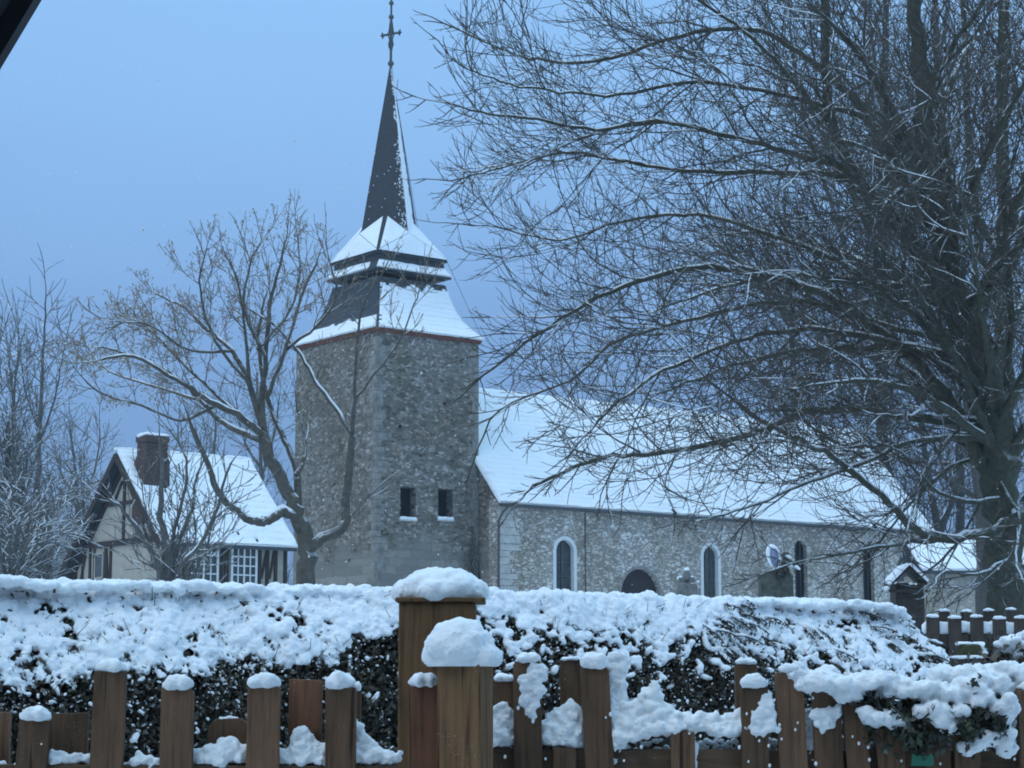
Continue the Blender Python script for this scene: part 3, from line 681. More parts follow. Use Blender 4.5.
# ------------------------------------------------------------------ timber-framed house
def build_house():
    O = P(166, 545, 70); O.z = 0
    ZG = 2.9; ZE = P(165, 538, 70).z; Wd, L = 6.4, 4.95; LB = 7.7; ZR = P(122, 457, 72.6).z
    hs = thing('timber_framed_house', 'small cream and black timber-framed house with steep snowy roof left of the church tower', 'house', (O.x, O.y, ZG))
    def h(s, l, z): return O + uR * s + uL * l + UP * z
    sl = (ZR - ZE) / (Wd / 2)
    def prism(mm, pr, s0, s1):
        n = len(pr); mm.add([h(s0, l, z) for l, z in pr] + [h(s1, l, z) for l, z in pr], [list(range(n))[::-1], list(range(n, 2 * n))] + [[i, (i + 1) % n, n + (i + 1) % n, n + i] for i in range(n)])
    m = MB(); ZL = ZR - sl * (LB - Wd / 2)
    prism(m, [(0, ZG), (LB, ZG), (LB, ZL - .1), (Wd / 2, ZR - .1), (0, ZE)], 0, L)
    wall = m.build('wall', PLASTER, hs)
    # gable timbers (west face, s = 0)
    m = MB(); n_ = -uR
    def bm(l0, z0, l1, z1, w=.16, off=.03): m.beam(h(-off, l0, z0), h(-off, l1, z1), w, .06, n_)
    bm(0.05, ZE - .1, Wd / 2, ZR - .25, .22, .035); bm(LB - .05, ZL - .2, Wd / 2, ZR - .25, .22, .035)
    bm(.02, ZE + .02, 6.1, ZE + .02, .22, .04)
    bm(1.5, ZE + 1.45, Wd - 1.5, ZE + 1.45, .14, .04)
    bm(Wd / 2, ZE + .1, Wd / 2, ZR - .4, .15)
    for l in (.1, 4.15, 4.55, 5.45, 5.8): bm(l, ZG, l, ZE - .08, .13)
    bm(6.4, ZG, 6.4, ZL + 1.2, .12); bm(6.95, ZG, 6.95, ZL + .55, .12)
    bm(2.4, ZE + 1.5, 3.0, ZR - .9, .11); bm(4.0, ZE + 1.5, 3.4, ZR - .9, .11); bm(2.2, ZE + .1, 2.2, ZE + 1.4, .12); bm(1.4, ZE + .1, 2.6, ZE + 2.0, .1)
    bm(4.1, ZG + .3, 4.5, ZE - .1, .1); bm(7.3, ZG + .1, 6.2, ZE - .3, .11)
    m.build('gable_timbers', TIMBER, hs)
    m = MB(); m.beam(h(-.04, 5.0, ZE - 1.15), h(-.04, 5.0, ZE - .35), .62, .05, n_); wn = m.build('window', GLASS, hs)
    m = MB()
    for l in (4.68, 5.32): m.beam(h(-.06, l, ZE - 1.2), h(-.06, l, ZE - .3), .07, .06, n_)
    for z in (ZE - 1.2, ZE - .3): m.beam(h(-.063, 4.68, z), h(-.063, 5.32, z), .07, .06, n_)
    m.build('frame', PLASTER, wn)
    # long side timbers (south face, l = 0)
    m = MB(); nn = -uL
    def bs(s0, z0, s1, z1, w=.16, off=.03): m.beam(h(s0, -off, z0), h(s1, -off, z1), w, .06, nn)
    zw = ZE - .22
    bs(0, ZE - .08, L, ZE - .08, .18, .042); bs(0, ZG + .3, L, ZG + .3, .2, .042)
    for s in (.08, .4, .72, 2.2, 2.42, 3.78, 4.1, 4.45, 4.86): bs(s, ZG, s, ZE - .05, .13 if s not in (2.2, 2.42) else .17)
    bs(3.86, ZE - 1.3, 4.08, ZE - .2, .08); bs(4.2, ZE - 1.3, 4.4, ZE - .2, .08)
    m.build('side_timbers', TIMBER, hs)
    for s0, s1 in ((.92, 2.04), (2.62, 3.62)):
        m = MB(); m.beam(h((s0 + s1) / 2, -.02, zw - 1.3), h((s0 + s1) / 2, -.02, zw), s1 - s0, .05, nn); wn = m.build('window', GLASS, hs)
        m = MB(); k = 4
        for i in range(k + 1): m.beam(h(s0 + (s1 - s0) * i / k, -.06, zw - 1.3), h(s0 + (s1 - s0) * i / k, -.06, zw), .08 if i in (0, k) else (.06 if i == 2 else .04), .05, nn)
        for j in range(5): m.beam(h(s0, -.062, zw - 1.3 + 1.3 * j / 4), h(s1, -.062, zw - 1.3 + 1.3 * j / 4), .045, .045, nn)
        m.build('frame', WHITEP, wn)
    # roof
    ov, og = .35, .4
    m = MB()
    for l0, l1 in ((-ov, Wd / 2), (LB + ov, Wd / 2)):
        zf = lambda l: ZE + .05 + sl * (l if l0 < 1 else Wd - l)
        a = [h(-og, l0, zf(l0)), h(L + .2, l0, zf(l0)), h(L + .2, l1, zf(l1)), h(-og, l1, zf(l1))]
        m.hexa(a + [p + UP * .14 for p in a])
    rf = m.build('roof', SLATER, hs)
    m = MB()
    for l0 in (-ov, LB + ov):
        z0 = ZE + .05 - sl * (ov if l0 < 0 else LB + ov - Wd)
        m.beam(h(-og - .03, l0, z0 - .02), h(-og - .03, Wd / 2, ZR + .0), .26, .05, n_)
    m.build('bargeboard', TIMBER, rf)
    zE = ZE + .19 - sl * ov
    a0, b0, c0, d0 = h(-og, -ov, zE), h(L + .22, -ov, zE), h(L + .22, Wd / 2, ZR + .2), h(-og, Wd / 2, ZR + .2)
    snow_sheet('roof_snow', plane_f(a0, b0, c0, d0), 60, 30, lambda u, v: not (noise.noise(Vector((u * 26, v * 14, 1))) > .62), .12, SNOWR, rf, .4, 1.5)
    zE2 = ZE + .19 - sl * (LB + ov - Wd)
    snow_sheet('roof_snow', plane_f(h(L + .22, LB + ov, zE2), h(-og, LB + ov, zE2), d0, c0), 30, 15, lambda u, v: True, .1, SNOWR, rf, .4, 1.5)
    m = MB(); bl = [(h(-og + (L + .6) * i / 60, Wd / 2, ZR + .26), (.12, .12, .09), None) for i in range(61)]
    snow_lump('ridge_snow', bl, .05, rf, SNOWF, .05, 3)
    # chimney with a wider base and a band
    sC, lC = .45, 2.05
    zt = P(148, 437, 72.0).z
    m = MB()
    def st(w0, d0, z0, w1, d1, z1):
        c = lambda sr, sl_, w_, d_, z: h(sC + sr * w_ / 2, lC + sl_ * d_ / 2, z)
        m.hexa([c(a, b, w0, d0, z0) for a, b in ((-1, -1), (1, -1), (1, 1), (-1, 1))] + [c(a, b, w1, d1, z1) for a, b in ((-1, -1), (1, -1), (1, 1), (-1, 1))])
    st(1.1, .85, ZE + .6, 1.0, .8, zt - .9); st(1.0, .8, zt - .899, .86, .7, zt - .7); st(.86, .7, zt - .699, .86, .7, zt - .22); st(.95, .78, zt - .22, .95, .78, zt)
    cm = m.build('chimney', BRICK, hs)
    bl = [(h(sC + (i - 2) * .18, lC + (j - 1.5) * .17, zt + .03), (.15, .15, .09), None) for i in range(5) for j in range(4)]
    snow_lump('chimney_snow', bl, .04, cm, SNOWF, .03, 5)
    # small lean-to roof at the far end near the tower
    m = MB(); a = [h(L - .1, -.25, ZE - .1), h(L + .8, -.25, ZE - .1), h(L + .8, 1.2, ZE + .8), h(L - .1, 1.2, ZE + .8)]
build_house()

# ------------------------------------------------------------------ outbuilding on the right
def build_outbuilding():
    Y = 84; z0 = 3.0
    ob = thing('stone_outbuilding', 'low pale stone outbuilding with snowy roof beyond the far picket fence on the right', 'outbuilding', (P(960, 600, Y).x, Y, z0))
    xa, xm, xb = P(928, 600, Y).x, P(977, 600, Y).x, P(1085, 600, Y).x
    ze = P(960, 571, Y).z; zr = P(960, 541, Y + 3).z
    m = MB(); m.hexa([Vector(p) for p in ((xa, Y, z0 - .5), (xm, Y, z0 - .5), (xm, Y + 5, z0 - .5), (xa, Y + 5, z0 - .5), (xa, Y, ze), (xm, Y, ze), (xm, Y + 5, ze), (xa, Y + 5, ze))]); m.build('wall', m_stone('pale_outbuilding_stone', [(0.0, (.34, .32, .28)), (0.5, (.46, .43, .38)), (1.0, (.56, .53, .48))], 3.5, (.28, .26, .23)), ob)
    m = MB(); x = xm + .01
    while x < xb:
        m.box((x + .11, Y + .1, (z0 + ze) / 2), (.2, .04, ze - z0)); x += .23
    m.box((x / 2 + xm / 2, Y + .3, (z0 + ze) / 2), (xb - xm, .2, ze - z0 - .02))
    m.build('board_wall', WOODD, ob)
    for dx in (0.35, 2.2):
        m = MB(); m.box((xm + dx + .4, Y + .06, z0 + .95), (.85, .05, 1.9)); m.build('door', TIMBER, ob)
    m = MB(); m.hexa([Vector(p) for p in ((xa - .3, Y - .4, ze - .15), (xb, Y - .4, ze - .15), (xb, Y + 3, zr - .15), (xa - .3, Y + 3, zr - .15), (xa - .3, Y - .4, ze), (xb, Y - .4, ze), (xb, Y + 3, zr), (xa - .3, Y + 3, zr))])
    m.hexa([Vector(p) for p in ((xa - .3, Y + 3.002, zr - .15), (xb, Y + 3.002, zr - .15), (xb, Y + 6, ze - .15), (xa - .3, Y + 6, ze - .15), (xa - .3, Y + 3.002, zr), (xb, Y + 3.002, zr), (xb, Y + 6, ze), (xa - .3, Y + 6, ze))])
    rf = m.build('roof', SLATER, ob)
    snow_sheet('roof_snow', plane_f((xa - .3, Y - .4, ze), (xb, Y - .4, ze), (xb, Y + 3, zr), (xa - .3, Y + 3, zr)), 40, 14, lambda u, v: True, .12, SNOWR, rf)
build_outbuilding()

# ------------------------------------------------------------------ churchyard stones
def build_graves():
    # calvary: stone plinth, shaft and evergreen with a snow-caked oval wreath
    Y = 78; c = P(776, 596, Y); c.z = gz(c.x, Y)
    t = thing('wayside_cross', 'dark mossy stone cross with a pale snow-caked oval wreath before the third nave window', 'stone cross', c)
    MS = m_plain('mossy_dark_stone', (.07, .075, .062), .9, .15, .4, 5)
    top = P(776, 556, Y).z; zb = P(776, 575, Y).z
    m = MB(); m.box((c.x, Y, (c.z + zb) / 2), (1.25, .9, zb - c.z)); m.box((c.x, Y, zb + .07), (1.0, .7, .14)); m.build('plinth', MS, t, bevel=.03)
    m = MB(); m.box((c.x + .42, Y, (zb + top) / 2 + .1), (.22, .2, top - zb + .1)); m.box((c.x + .42, Y, top - .3), (1.0, .18, .2)); m.build('shaft', MS, t, bevel=.02)
    wr = P(774, 557, Y - .4); m = MB()
    pts = [wr + Vector((math.cos(a) * .2 + math.sin(a) * -.1, 0, math.sin(a) * .42)) for a in [k * math.pi / 8 for k in range(17)]]
    m.tube(pts, [.09] * 17, 7); m.build('wreath', SNOWF, t, True)
    m = MB(); m.lathe(wr - UP * .4, [(.02, 0), (.14, .12), (.2, .4), (.14, .68), (.02, .8)], 12); m.build('wreath_centre', m_plain('blue_grey_flowers', (.16, .19, .28), .8, .2, .6, 12), t, True)
    bl = [(P(px, py, Y - .2), (r, r * .8, r * .7), None) for px, py, r in ((787, 556.5, .11), (790, 557.5, .08), (790, 566, .12), (797, 567, .11), (799, 569, .08), (790.5, 590, .12), (784, 588, .08), (764, 571, .07))]
    snow_lump('snow', bl, .035, t, SNOWF, .03, 5)
    rng = random.Random(5)
    pts = [P(781 + rng.gauss(0, 4), 572 + rng.gauss(0, 7), Y - .3 + rng.gauss(0, .15)) for _ in range(900)]
    V, Fc = leaf_cloud(pts, .16, .06, rng); link_mesh('evergreen_sprays', V, Fc, LEAF, t)
    # small grave cross
    Y = 76; c = P(687, 590, Y); c.z = gz(c.x, Y)
    t = thing('grave_cross', 'small rounded grey grave cross with snow on its arms by the second nave window', 'grave cross', c)
    zt, za, zb = P(687, 570, Y).z, P(687, 579, Y).z, P(687, 584, Y).z
    m = MB(); m.lathe((c.x, Y, zt - .18), [(.05, -.3), (.14, -.1), (.16, 0), (.12, .12), (.03, .17)], 12); m.box((c.x, Y, (c.z + zt) / 2 - .1), (.18, .16, zt - c.z - .2)); m.box((c.x, Y, za - .03), (.62, .16, .2))
    m.hexa([Vector(p) for p in ((c.x - .5, Y - .25, c.z), (c.x + .5, Y - .25, c.z), (c.x + .5, Y + .25, c.z), (c.x - .5, Y + .25, c.z), (c.x - .36, Y - .18, zb), (c.x + .36, Y - .18, zb), (c.x + .36, Y + .18, zb), (c.x - .36, Y + .18, zb))])
    m.build('stone', m_plain('grey_grave_stone', (.15, .15, .14), .9, .15, .35, 6), t, bevel=.015)
    bl = [(P(px, py, Y), (r, r, r * .6), None) for px, py, r in ((687, 569.5, .13), (680, 577.5, .11), (678, 578, .08), (692, 577, .1), (695, 578, .08), (698, 581.5, .09))]
    snow_lump('snow', bl, .035, t, SNOWF, .02, 5)
    # little gabled tomb / bird-table roof on the right
    Y = 40; c = P(906, 596, Y); c.z = gz(c.x, Y)
    t = thing('gabled_shelter', 'little dark wooden shelter with snowy gabled roof near the right end of the hedge', 'wooden shelter', c)
    zt, ze = P(905, 566, Y).z, P(905, 583, Y).z; hw = .34
    m = MB()
    for s in (-1, 1):
        a = [Vector((c.x, Y - .45, zt)), Vector((c.x + s * hw, Y - .45, ze)), Vector((c.x + s * hw, Y + .45, ze)), Vector((c.x, Y + .45, zt))]
        m.hexa(a + [p - UP * .05 for p in a])
    rf = m.build('roof', WOODD, t)
    for s in (-1, 1):
        snow_sheet('roof_snow', plane_f((c.x + s * hw, Y - .45, ze), (c.x + s * hw, Y + .45, ze), (c.x, Y + .45, zt), (c.x, Y - .45, zt)), 10, 8, lambda u, v: True, .07, SNOWR, rf)
    m = MB(); m.box((c.x + .02, Y, (ze + c.z) / 2), (.56, .6, ze - c.z - .02)); m.hexa([Vector(p) for p in ((c.x - .4, Y - .38, ze - .2), (c.x + .36, Y - .38, ze - .2), (c.x + .36, Y - .31, ze - .2), (c.x - .4, Y - .31, ze - .2), (c.x - .4, Y - .38, ze - .14), (c.x + .36, Y - .38, ze - .14), (c.x + .36, Y - .31, ze - .14), (c.x - .4, Y - .31, ze - .14))])
    m.build('body', TIMBER, t)
    bl = [(P(px, py, Y - .4), (r, r, r * .6), None) for px, py, r in ((890, 583, .06), (895, 582.5, .05), (886, 588, .07), (884, 589, .05), (910, 583.5, .05), (916, 584, .04))]
    snow_lump('ledge_snow', bl, .02, t, SNOWF, .01, 9)
build_graves()

# ------------------------------------------------------------------ trees
class Tree:
    def __init__(s, seed): s.rng = random.Random(seed); s.limbs = []; s.env = None; s.br = MB(); s.tw = MB(); s.sn = MB(); s.tips = []
    def curve(s, pts, rad, sub=4):
        """Catmull-Rom through control points with a little wobble"""
        out = []; rr = []; n = len(pts)
        for i in range(n - 1):
            p0, p1, p2, p3 = pts[max(i - 1, 0)], pts[i], pts[i + 1], pts[min(i + 2, n - 1)]
            for k in range(sub):
                t = k / sub
                q = .5 * ((2 * p1) + (p2 - p0) * t + (2 * p0 - 5 * p1 + 4 * p2 - p3) * t * t + (3 * p1 - p0 - 3 * p2 + p3) * t ** 3)
                out.append(q + Vector([s.rng.gauss(0, .25) for _ in range(3)]) * (rad[i] * .5 + .03)); rr.append(rad[i] * (1 - t) + rad[i + 1] * t)
        out.append(pts[-1]); rr.append(rad[-1]); return out, rr
    def snow_on(s, pts, rad, amount, k=5):
        run = []; rr = []
        def flush():
            if len(run) >= 2:
                r2 = list(rr); r2[0] *= .25; r2[-1] *= .25
                s.sn.tube(list(run), r2, k)
            run.clear(); rr.clear()
        for i in range(len(pts) - 1):
            t = (pts[i + 1] - pts[i]); 
            if t.length < 1e-5: continue
            t.normalize()
            ok = abs(t.z) < .88 and noise.noise(pts[i] * 1.7 + Vector((s.rng.random() * .2, 7, 0))) < amount - .35 + (.35 - abs(t.z) * .5)
            if ok:
                r = rad[i]; up = (UP - t * t.z).normalized()
                run.append(pts[i] + up * r * .62); rr.append(r * .70 + .002)
            else: flush()
        flush()
    def grow(s, p, d, L, r, lvl, prm):
        rng = s.rng; pr = prm[lvl]; n = max(2, int(round(L / pr['seg']))); st = L / n
        pts = [p]; rad = [r]; d = d.normalized()
        bend = Vector([rng.gauss(0, 1) for _ in range(3)]) * pr.get('bend', .08)
        for i in range(n):
            f = (i + 1) / n
            d = (d + bend * .5 + Vector([rng.gauss(0, 1) for _ in range(3)]) * pr['wob'] + UP * (pr['up0'] * (1 - f) + pr['up1'] * f)).normalized()
            if s.env and i > 0 and (p.x < s.env(p) + rng.uniform(-.35, .5) or p.z < float(np.interp(p.x, [0, 2, 5.2, 6.2, 7], [4.2, 3.7, 3.4, 3.0, 1.5])) + rng.uniform(-.7, .4)): break
            p = p + d * st; pts.append(p); rad.append(max(pr['rmin'], r * (1 - f * .85)))
        last = lvl == len(prm) - 1
        (s.tw if last or lvl >= 2 else s.br).tube(pts, rad, 3 if lvl >= 1 else 5, cap=False)
        if pr.get('snow'): s.snow_on(pts, rad, pr['snow'], 4)
        if last: s.tips.append(p); return
        s.spawn(pts, rad, lvl + 1, prm)
    def spawn(s, pts, rad, lvl, prm, t0=.15, dens=None, lscale=1):
        rng = s.rng; pr = prm[lvl]; m = len(pts)
        cum = [0]
        for i in range(m - 1): cum.append(cum[-1] + (pts[i + 1] - pts[i]).length)
        tot = cum[-1]; cnt = tot * (dens or pr['dens']); cnt = int(cnt) + (rng.random() < cnt % 1)
        side = rng.random() * 6.28
        for k in range(cnt):
            x = tot * (t0 + (1 - t0) * (k + rng.random()) / max(1, cnt)); i = 0
            while i < m - 2 and cum[i + 1] < x: i += 1
            f = (x - cum[i]) / max(1e-5, cum[i + 1] - cum[i]); q = pts[i].lerp(pts[i + 1], min(1, f)); t = (pts[i + 1] - pts[i]).normalized()
            side += 2.4 + rng.gauss(0, .5)
            o = t.orthogonal().normalized(); o = Matrix.Rotation(side, 3, t) @ o
            ang = R(rng.uniform(*pr['ang'])); d = t * math.cos(ang) + o * math.sin(ang)
            if pr.get('bias') is not None: d = (d + pr['bias'] * rng.uniform(.3, 1)).normalized()
            L = rng.uniform(*pr['len']) * lscale * (1 - .45 * x / tot)
            r = min(rad[i] * .62, pr['r'] * L / pr['len'][1] * 1.2); s.grow(q, d, L, max(r, pr['rmin'] * 1.3), lvl, prm)
        # leading shoot at the tip
        if m > 1 and lvl < len(prm):
            t = (pts[-1] - pts[-2]).normalized(); s.grow(pts[-1], t, rng.uniform(*pr['len']) * .7, max(rad[-1], pr['rmin'] * 1.2), lvl, prm)
    def build(s, t, bark, twig, snow):
        for i, (p2, r2, k) in enumerate(s.limbs):
            m = MB(); m.tube(p2, r2, k); s._b('trunk' if i == 0 else 'limb', m, bark, t, True)
        if s.br.V: s._b('branches', s.br, bark if bark is not BARK else TWIG, t, False)
        if s.tw.V: s._b('twigs', s.tw, twig, t, False)
        if s.sn.V: s._b('snow', s.sn, snow, t, True)
    def _b(s, nm, mb, mt, t, sm):
        o = link_mesh(nm, np.array([v[:] for v in mb.V]), mb.F, mt, t, sm)
        if nm not in ('trunk', 'limb'): o['kind'] = 'stuff'

def build_big_tree():
    Y = 30; base = P(1012, 640, Y); base.z = gz(base.x, Y)
    t = thing('large_bare_tree', 'huge bare dark tree filling the right side, its branches sweeping left over the nave', 'tree', base)
    T = Tree(11)
    T.env = lambda p: float(np.interp(p.z, [3.0, 3.6, 4.3, 5.5, 7.0, 8.2, 9.5, 11, 13], [2.6, 1.6, .5, -.15, -.6, -1.0, -1.15, -.85, -.7]))
    prm = {1: dict(seg=.17, wob=.11, up0=.0, up1=.06, bend=.09, dens=2.7, len=(.7, 2.5), ang=(25, 55), r=.026, rmin=.008, snow=.15, bias=Vector((-.2, 0, .04))),
           2: dict(seg=.12, wob=.11, up0=.02, up1=.11, bend=.12, dens=3.8, len=(.3, 1.2), ang=(22, 50), r=.012, rmin=.0055),
           3: dict(seg=.10, wob=.11, up0=.03, up1=.17, bend=.12, dens=4.2, len=(.15, .6), ang=(22, 50), r=.007, rmin=.0042)}
    prm = [None, prm[1], prm[2], prm[3]]
    prmA = [None, dict(seg=.25, wob=.10, up0=.02, up1=.03, bend=.10, dens=.75, len=(1.6, 3.9), ang=(18, 45), r=.045, rmin=.010, snow=.3, bias=Vector((-.1, 0, .03))), dict(prm[1], bias=None, dens=2.4, len=(.5, 1.6)), prm[2], prm[3]]
    def limb(pix, r0, r1, dy0=0, dy1=0, dens=None, t0=.2, k=8, snow=.42, ls=1):
        n = len(pix); pts = [P(a, b, Y + dy0 + (dy1 - dy0) * (i / (n - 1)) ** 1.2) for i, (a, b) in enumerate(pix)]
        rad = [.94 * (r0 + (r1 - r0) * (i / (n - 1)) ** .55) for i in range(n)]
        p2, r2 = T.curve(pts, rad, 5); T.limbs.append((p2, r2, k)); T.snow_on(p2, r2, snow, 6)
        if dens != 0:
            T.spawn(p2, r2, 1, prm, t0, dens, ls)
            T.spawn(p2, r2, 1, prmA, max(t0, .12), .6, min(1, ls))
        return p2, r2
    # trunk
    tr = [(1012, 720), (1010, 660), (1005, 560), (1000, 480), (992, 410), (972, 340), (950, 270), (932, 200), (922, 100), (915, 0), (910, -90)]
    pts = [P(a, b, Y) for a, b in tr]; pts[0].z = base.z - .2
    rad = [.46, .34, .30, .28, .27, .24, .2, .18, .14, .11, .06]
    p2, r2 = T.curve(pts, rad, 5); T.limbs.append((p2, r2, 12)); T.snow_on(p2, r2, .1, 6)
    T.spawn(p2, r2, 1, prm, .25, 2.2); T.spawn(p2, r2, 1, prmA, .3, 1.6)
    limb([(988, 395), (945, 300), (905, 235), (866, 190), (838, 140), (826, 80), (825, 0), (818, -80)], .17, .06, 0, -1.5, 2.0, .25)
    limb([(1001, 427), (951, 421), (892, 414), (821, 409), (774, 425), (727, 440), (656, 453), (603, 458), (540, 482), (520, 500)], .11, .02, 0, -2.5)
    limb([(998, 486), (951, 403), (910, 356), (857, 315), (809, 288), (739, 269), (668, 273), (597, 297), (538, 335), (485, 374)], .14, .018, 0, -1)
    limb([(1024, 512), (986, 533), (939, 539), (910, 524), (874, 489), (833, 456), (809, 445), (760, 420)], .10, .03, -.3, -3, 1.8)
    limb([(939, 539), (892, 545), (857, 551), (800, 562), (760, 575)], .04, .012, -.8, -3, 1.6, ls=.6)
    limb([(942, 255), (921, 218), (868, 118), (798, 52), (750, 30), (680, 36), (597, 62), (538, 60), (500, 48), (445, 24)], .09, .014, 0, 1.5)
    limb([(900, 228), (845, 171), (798, 156), (750, 142), (656, 121), (597, 130), (538, 120), (480, 112), (452, 104)], .075, .013, -.3, -2.5)
    limb([(880, 205), (835, 175), (774, 173), (686, 171), (627, 162), (568, 153), (500, 168), (465, 178)], .06, .013, -.5, .5)
    limb([(945, 335), (900, 300), (840, 262), (774, 235), (700, 215), (620, 222), (560, 240), (500, 228)], .08, .014, 0, 3)
    limb([(965, 380), (900, 345), (820, 330), (760, 335), (700, 355), (640, 385), (590, 430), (560, 470)], .07, .014, 0, -4)
    limb([(985, 440), (920, 440), (860, 465), (800, 485), (745, 508), (700, 520)], .06, .014, -.2, -4.5, 2.0)
    limb([(975, 345), (900, 330), (800, 300), (700, 318), (620, 340), (570, 380), (500, 410), (470, 470)], .06, .014, .2, 3.5)
    limb([(835, 130), (800, 90), (760, 45), (715, 10), (660, -30)], .05, .02, -1, -2)
    limb([(922, 150), (880, 90), (850, 40), (790, -10), (740, -60)], .06, .02, 0, 3)
    limb([(868, 118), (800, 100), (700, 82), (620, 95), (560, 92), (510, 84), (470, 70)], .05, .012, 0, -3)
    limb([(922, 100), (950, 50), (985, 0), (1010, -60)], .06, .03, 0, -2)
    limb([(970, 335), (1000, 250), (1035, 150), (1060, 40), (1080, -60)], .13, .05, 0, -1.5)
    limb([(1003, 470), (1050, 390), (1100, 300), (1150, 180)], .14, .04, 0, -2, 1.6)
    limb([(1006, 560), (1040, 470), (1110, 430), (1200, 410)], .1, .02, 0, 3, 1.4)
    limb([(1000, 480), (1010, 330), (1003, 200), (1001, 100), (1000, 0), (998, -80)], .07, .04, .5, 2, 2.0, .3)
    limb([(1008, 560), (975, 575), (945, 572), (930, 590)], .035, .01, -.5, -2.5, 2.0, ls=.5)
    limb([(1003, 500), (960, 500), (925, 482), (900, 452), (870, 440)], .05, .012, -.2, -2, 2.2, .1)
    limb([(1000, 452), (950, 468), (910, 505), (880, 540), (860, 560)], .045, .012, .2, 2.5, 2.2, .1)
    limb([(996, 420), (960, 430), (930, 460), (915, 500), (905, 540)], .045, .012, .2, -3, 2.2, .1)
    limb([(1000, 480), (1020, 520), (1015, 560), (1030, 590)], .04, .012, -.2, -2, 2.2, .1)
    # limbs towards and away from the viewer
    for k, (y0, dx, dyy, dz) in enumerate(((420, -1.5, -5, 2), (330, -2.5, 6, 2.6), (250, 1.5, -4, 3), (380, 3, 5, 3), (300, -4, 5, .8), (200, -2.5, -4.5, 1.5), (140, 2, 4, 3), (450, -3.5, -4, .3), (360, -4.5, 4, 0), (400, -3, -3, 1.2), (340, -3.2, -3.5, 2.2), (290, -1, -4, 1.5), (460, -2.2, -3, 2.4), (230, -1.5, -3, -.5), (310, 1.2, -4.5, .5), (430, 1, -4, 1.5), (470, -1.6, 4, 2.5), (180, -1.8, 3, 2))):
        px = np.interp(y0, [200, 270, 340, 410, 480], [932, 950, 972, 992, 1000]); a = P(px, y0, Y)
        pts = [a + Vector((dx, dyy, dz)) * f + Vector((0, 0, math.sin(f * 3) * .5)) for f in (0, .25, .5, .75, 1)]
        p3, r3 = T.curve(pts, [.08, .06, .045, .03, .015], 5); T.limbs.append((p3, r3, 7)); T.snow_on(p3, r3, .4, 5); T.spawn(p3, r3, 1, prm, .1); T.spawn(p3, r3, 1, prmA, .1, .6)
    T.build(t, BARK, TWIG, SNOWF)
    print('big tree', len(T.tw.F), len(T.br.F))
build_big_tree()

def stem_tree(name, label, cat, px, Y, stems, seed, bark, twig, prm, base_py=600, group=None, snow=.4, extra=None):
    base = P(px, base_py, Y); base.z = gz(base.x, Y)
    t = thing(name, label, cat, base, group); T = Tree(seed)
    for st in stems:
        pix, r0, r1 = st[:3]; dy = st[3] if len(st) > 3 else 0; dens = st[4] if len(st) > 4 else None; t0 = st[5] if len(st) > 5 else .25
        n = len(pix); pts = [P(a, b, Y + dy * i / (n - 1)) for i, (a, b) in enumerate(pix)]
        if pix[0][1] >= 575: pts[0].z = base.z - .1
        rad = [r0 + (r1 - r0) * (i / (n - 1)) ** .8 for i in range(n)]
        p2, r2 = T.curve(pts, rad, 4); T.limbs.append((p2, r2, 8)); T.snow_on(p2, r2, snow, 5)
        if dens != 0: T.spawn(p2, r2, 1, prm, t0, dens)
    if extra: extra(T, t)
    T.build(t, bark, twig, SNOWF); return T, t

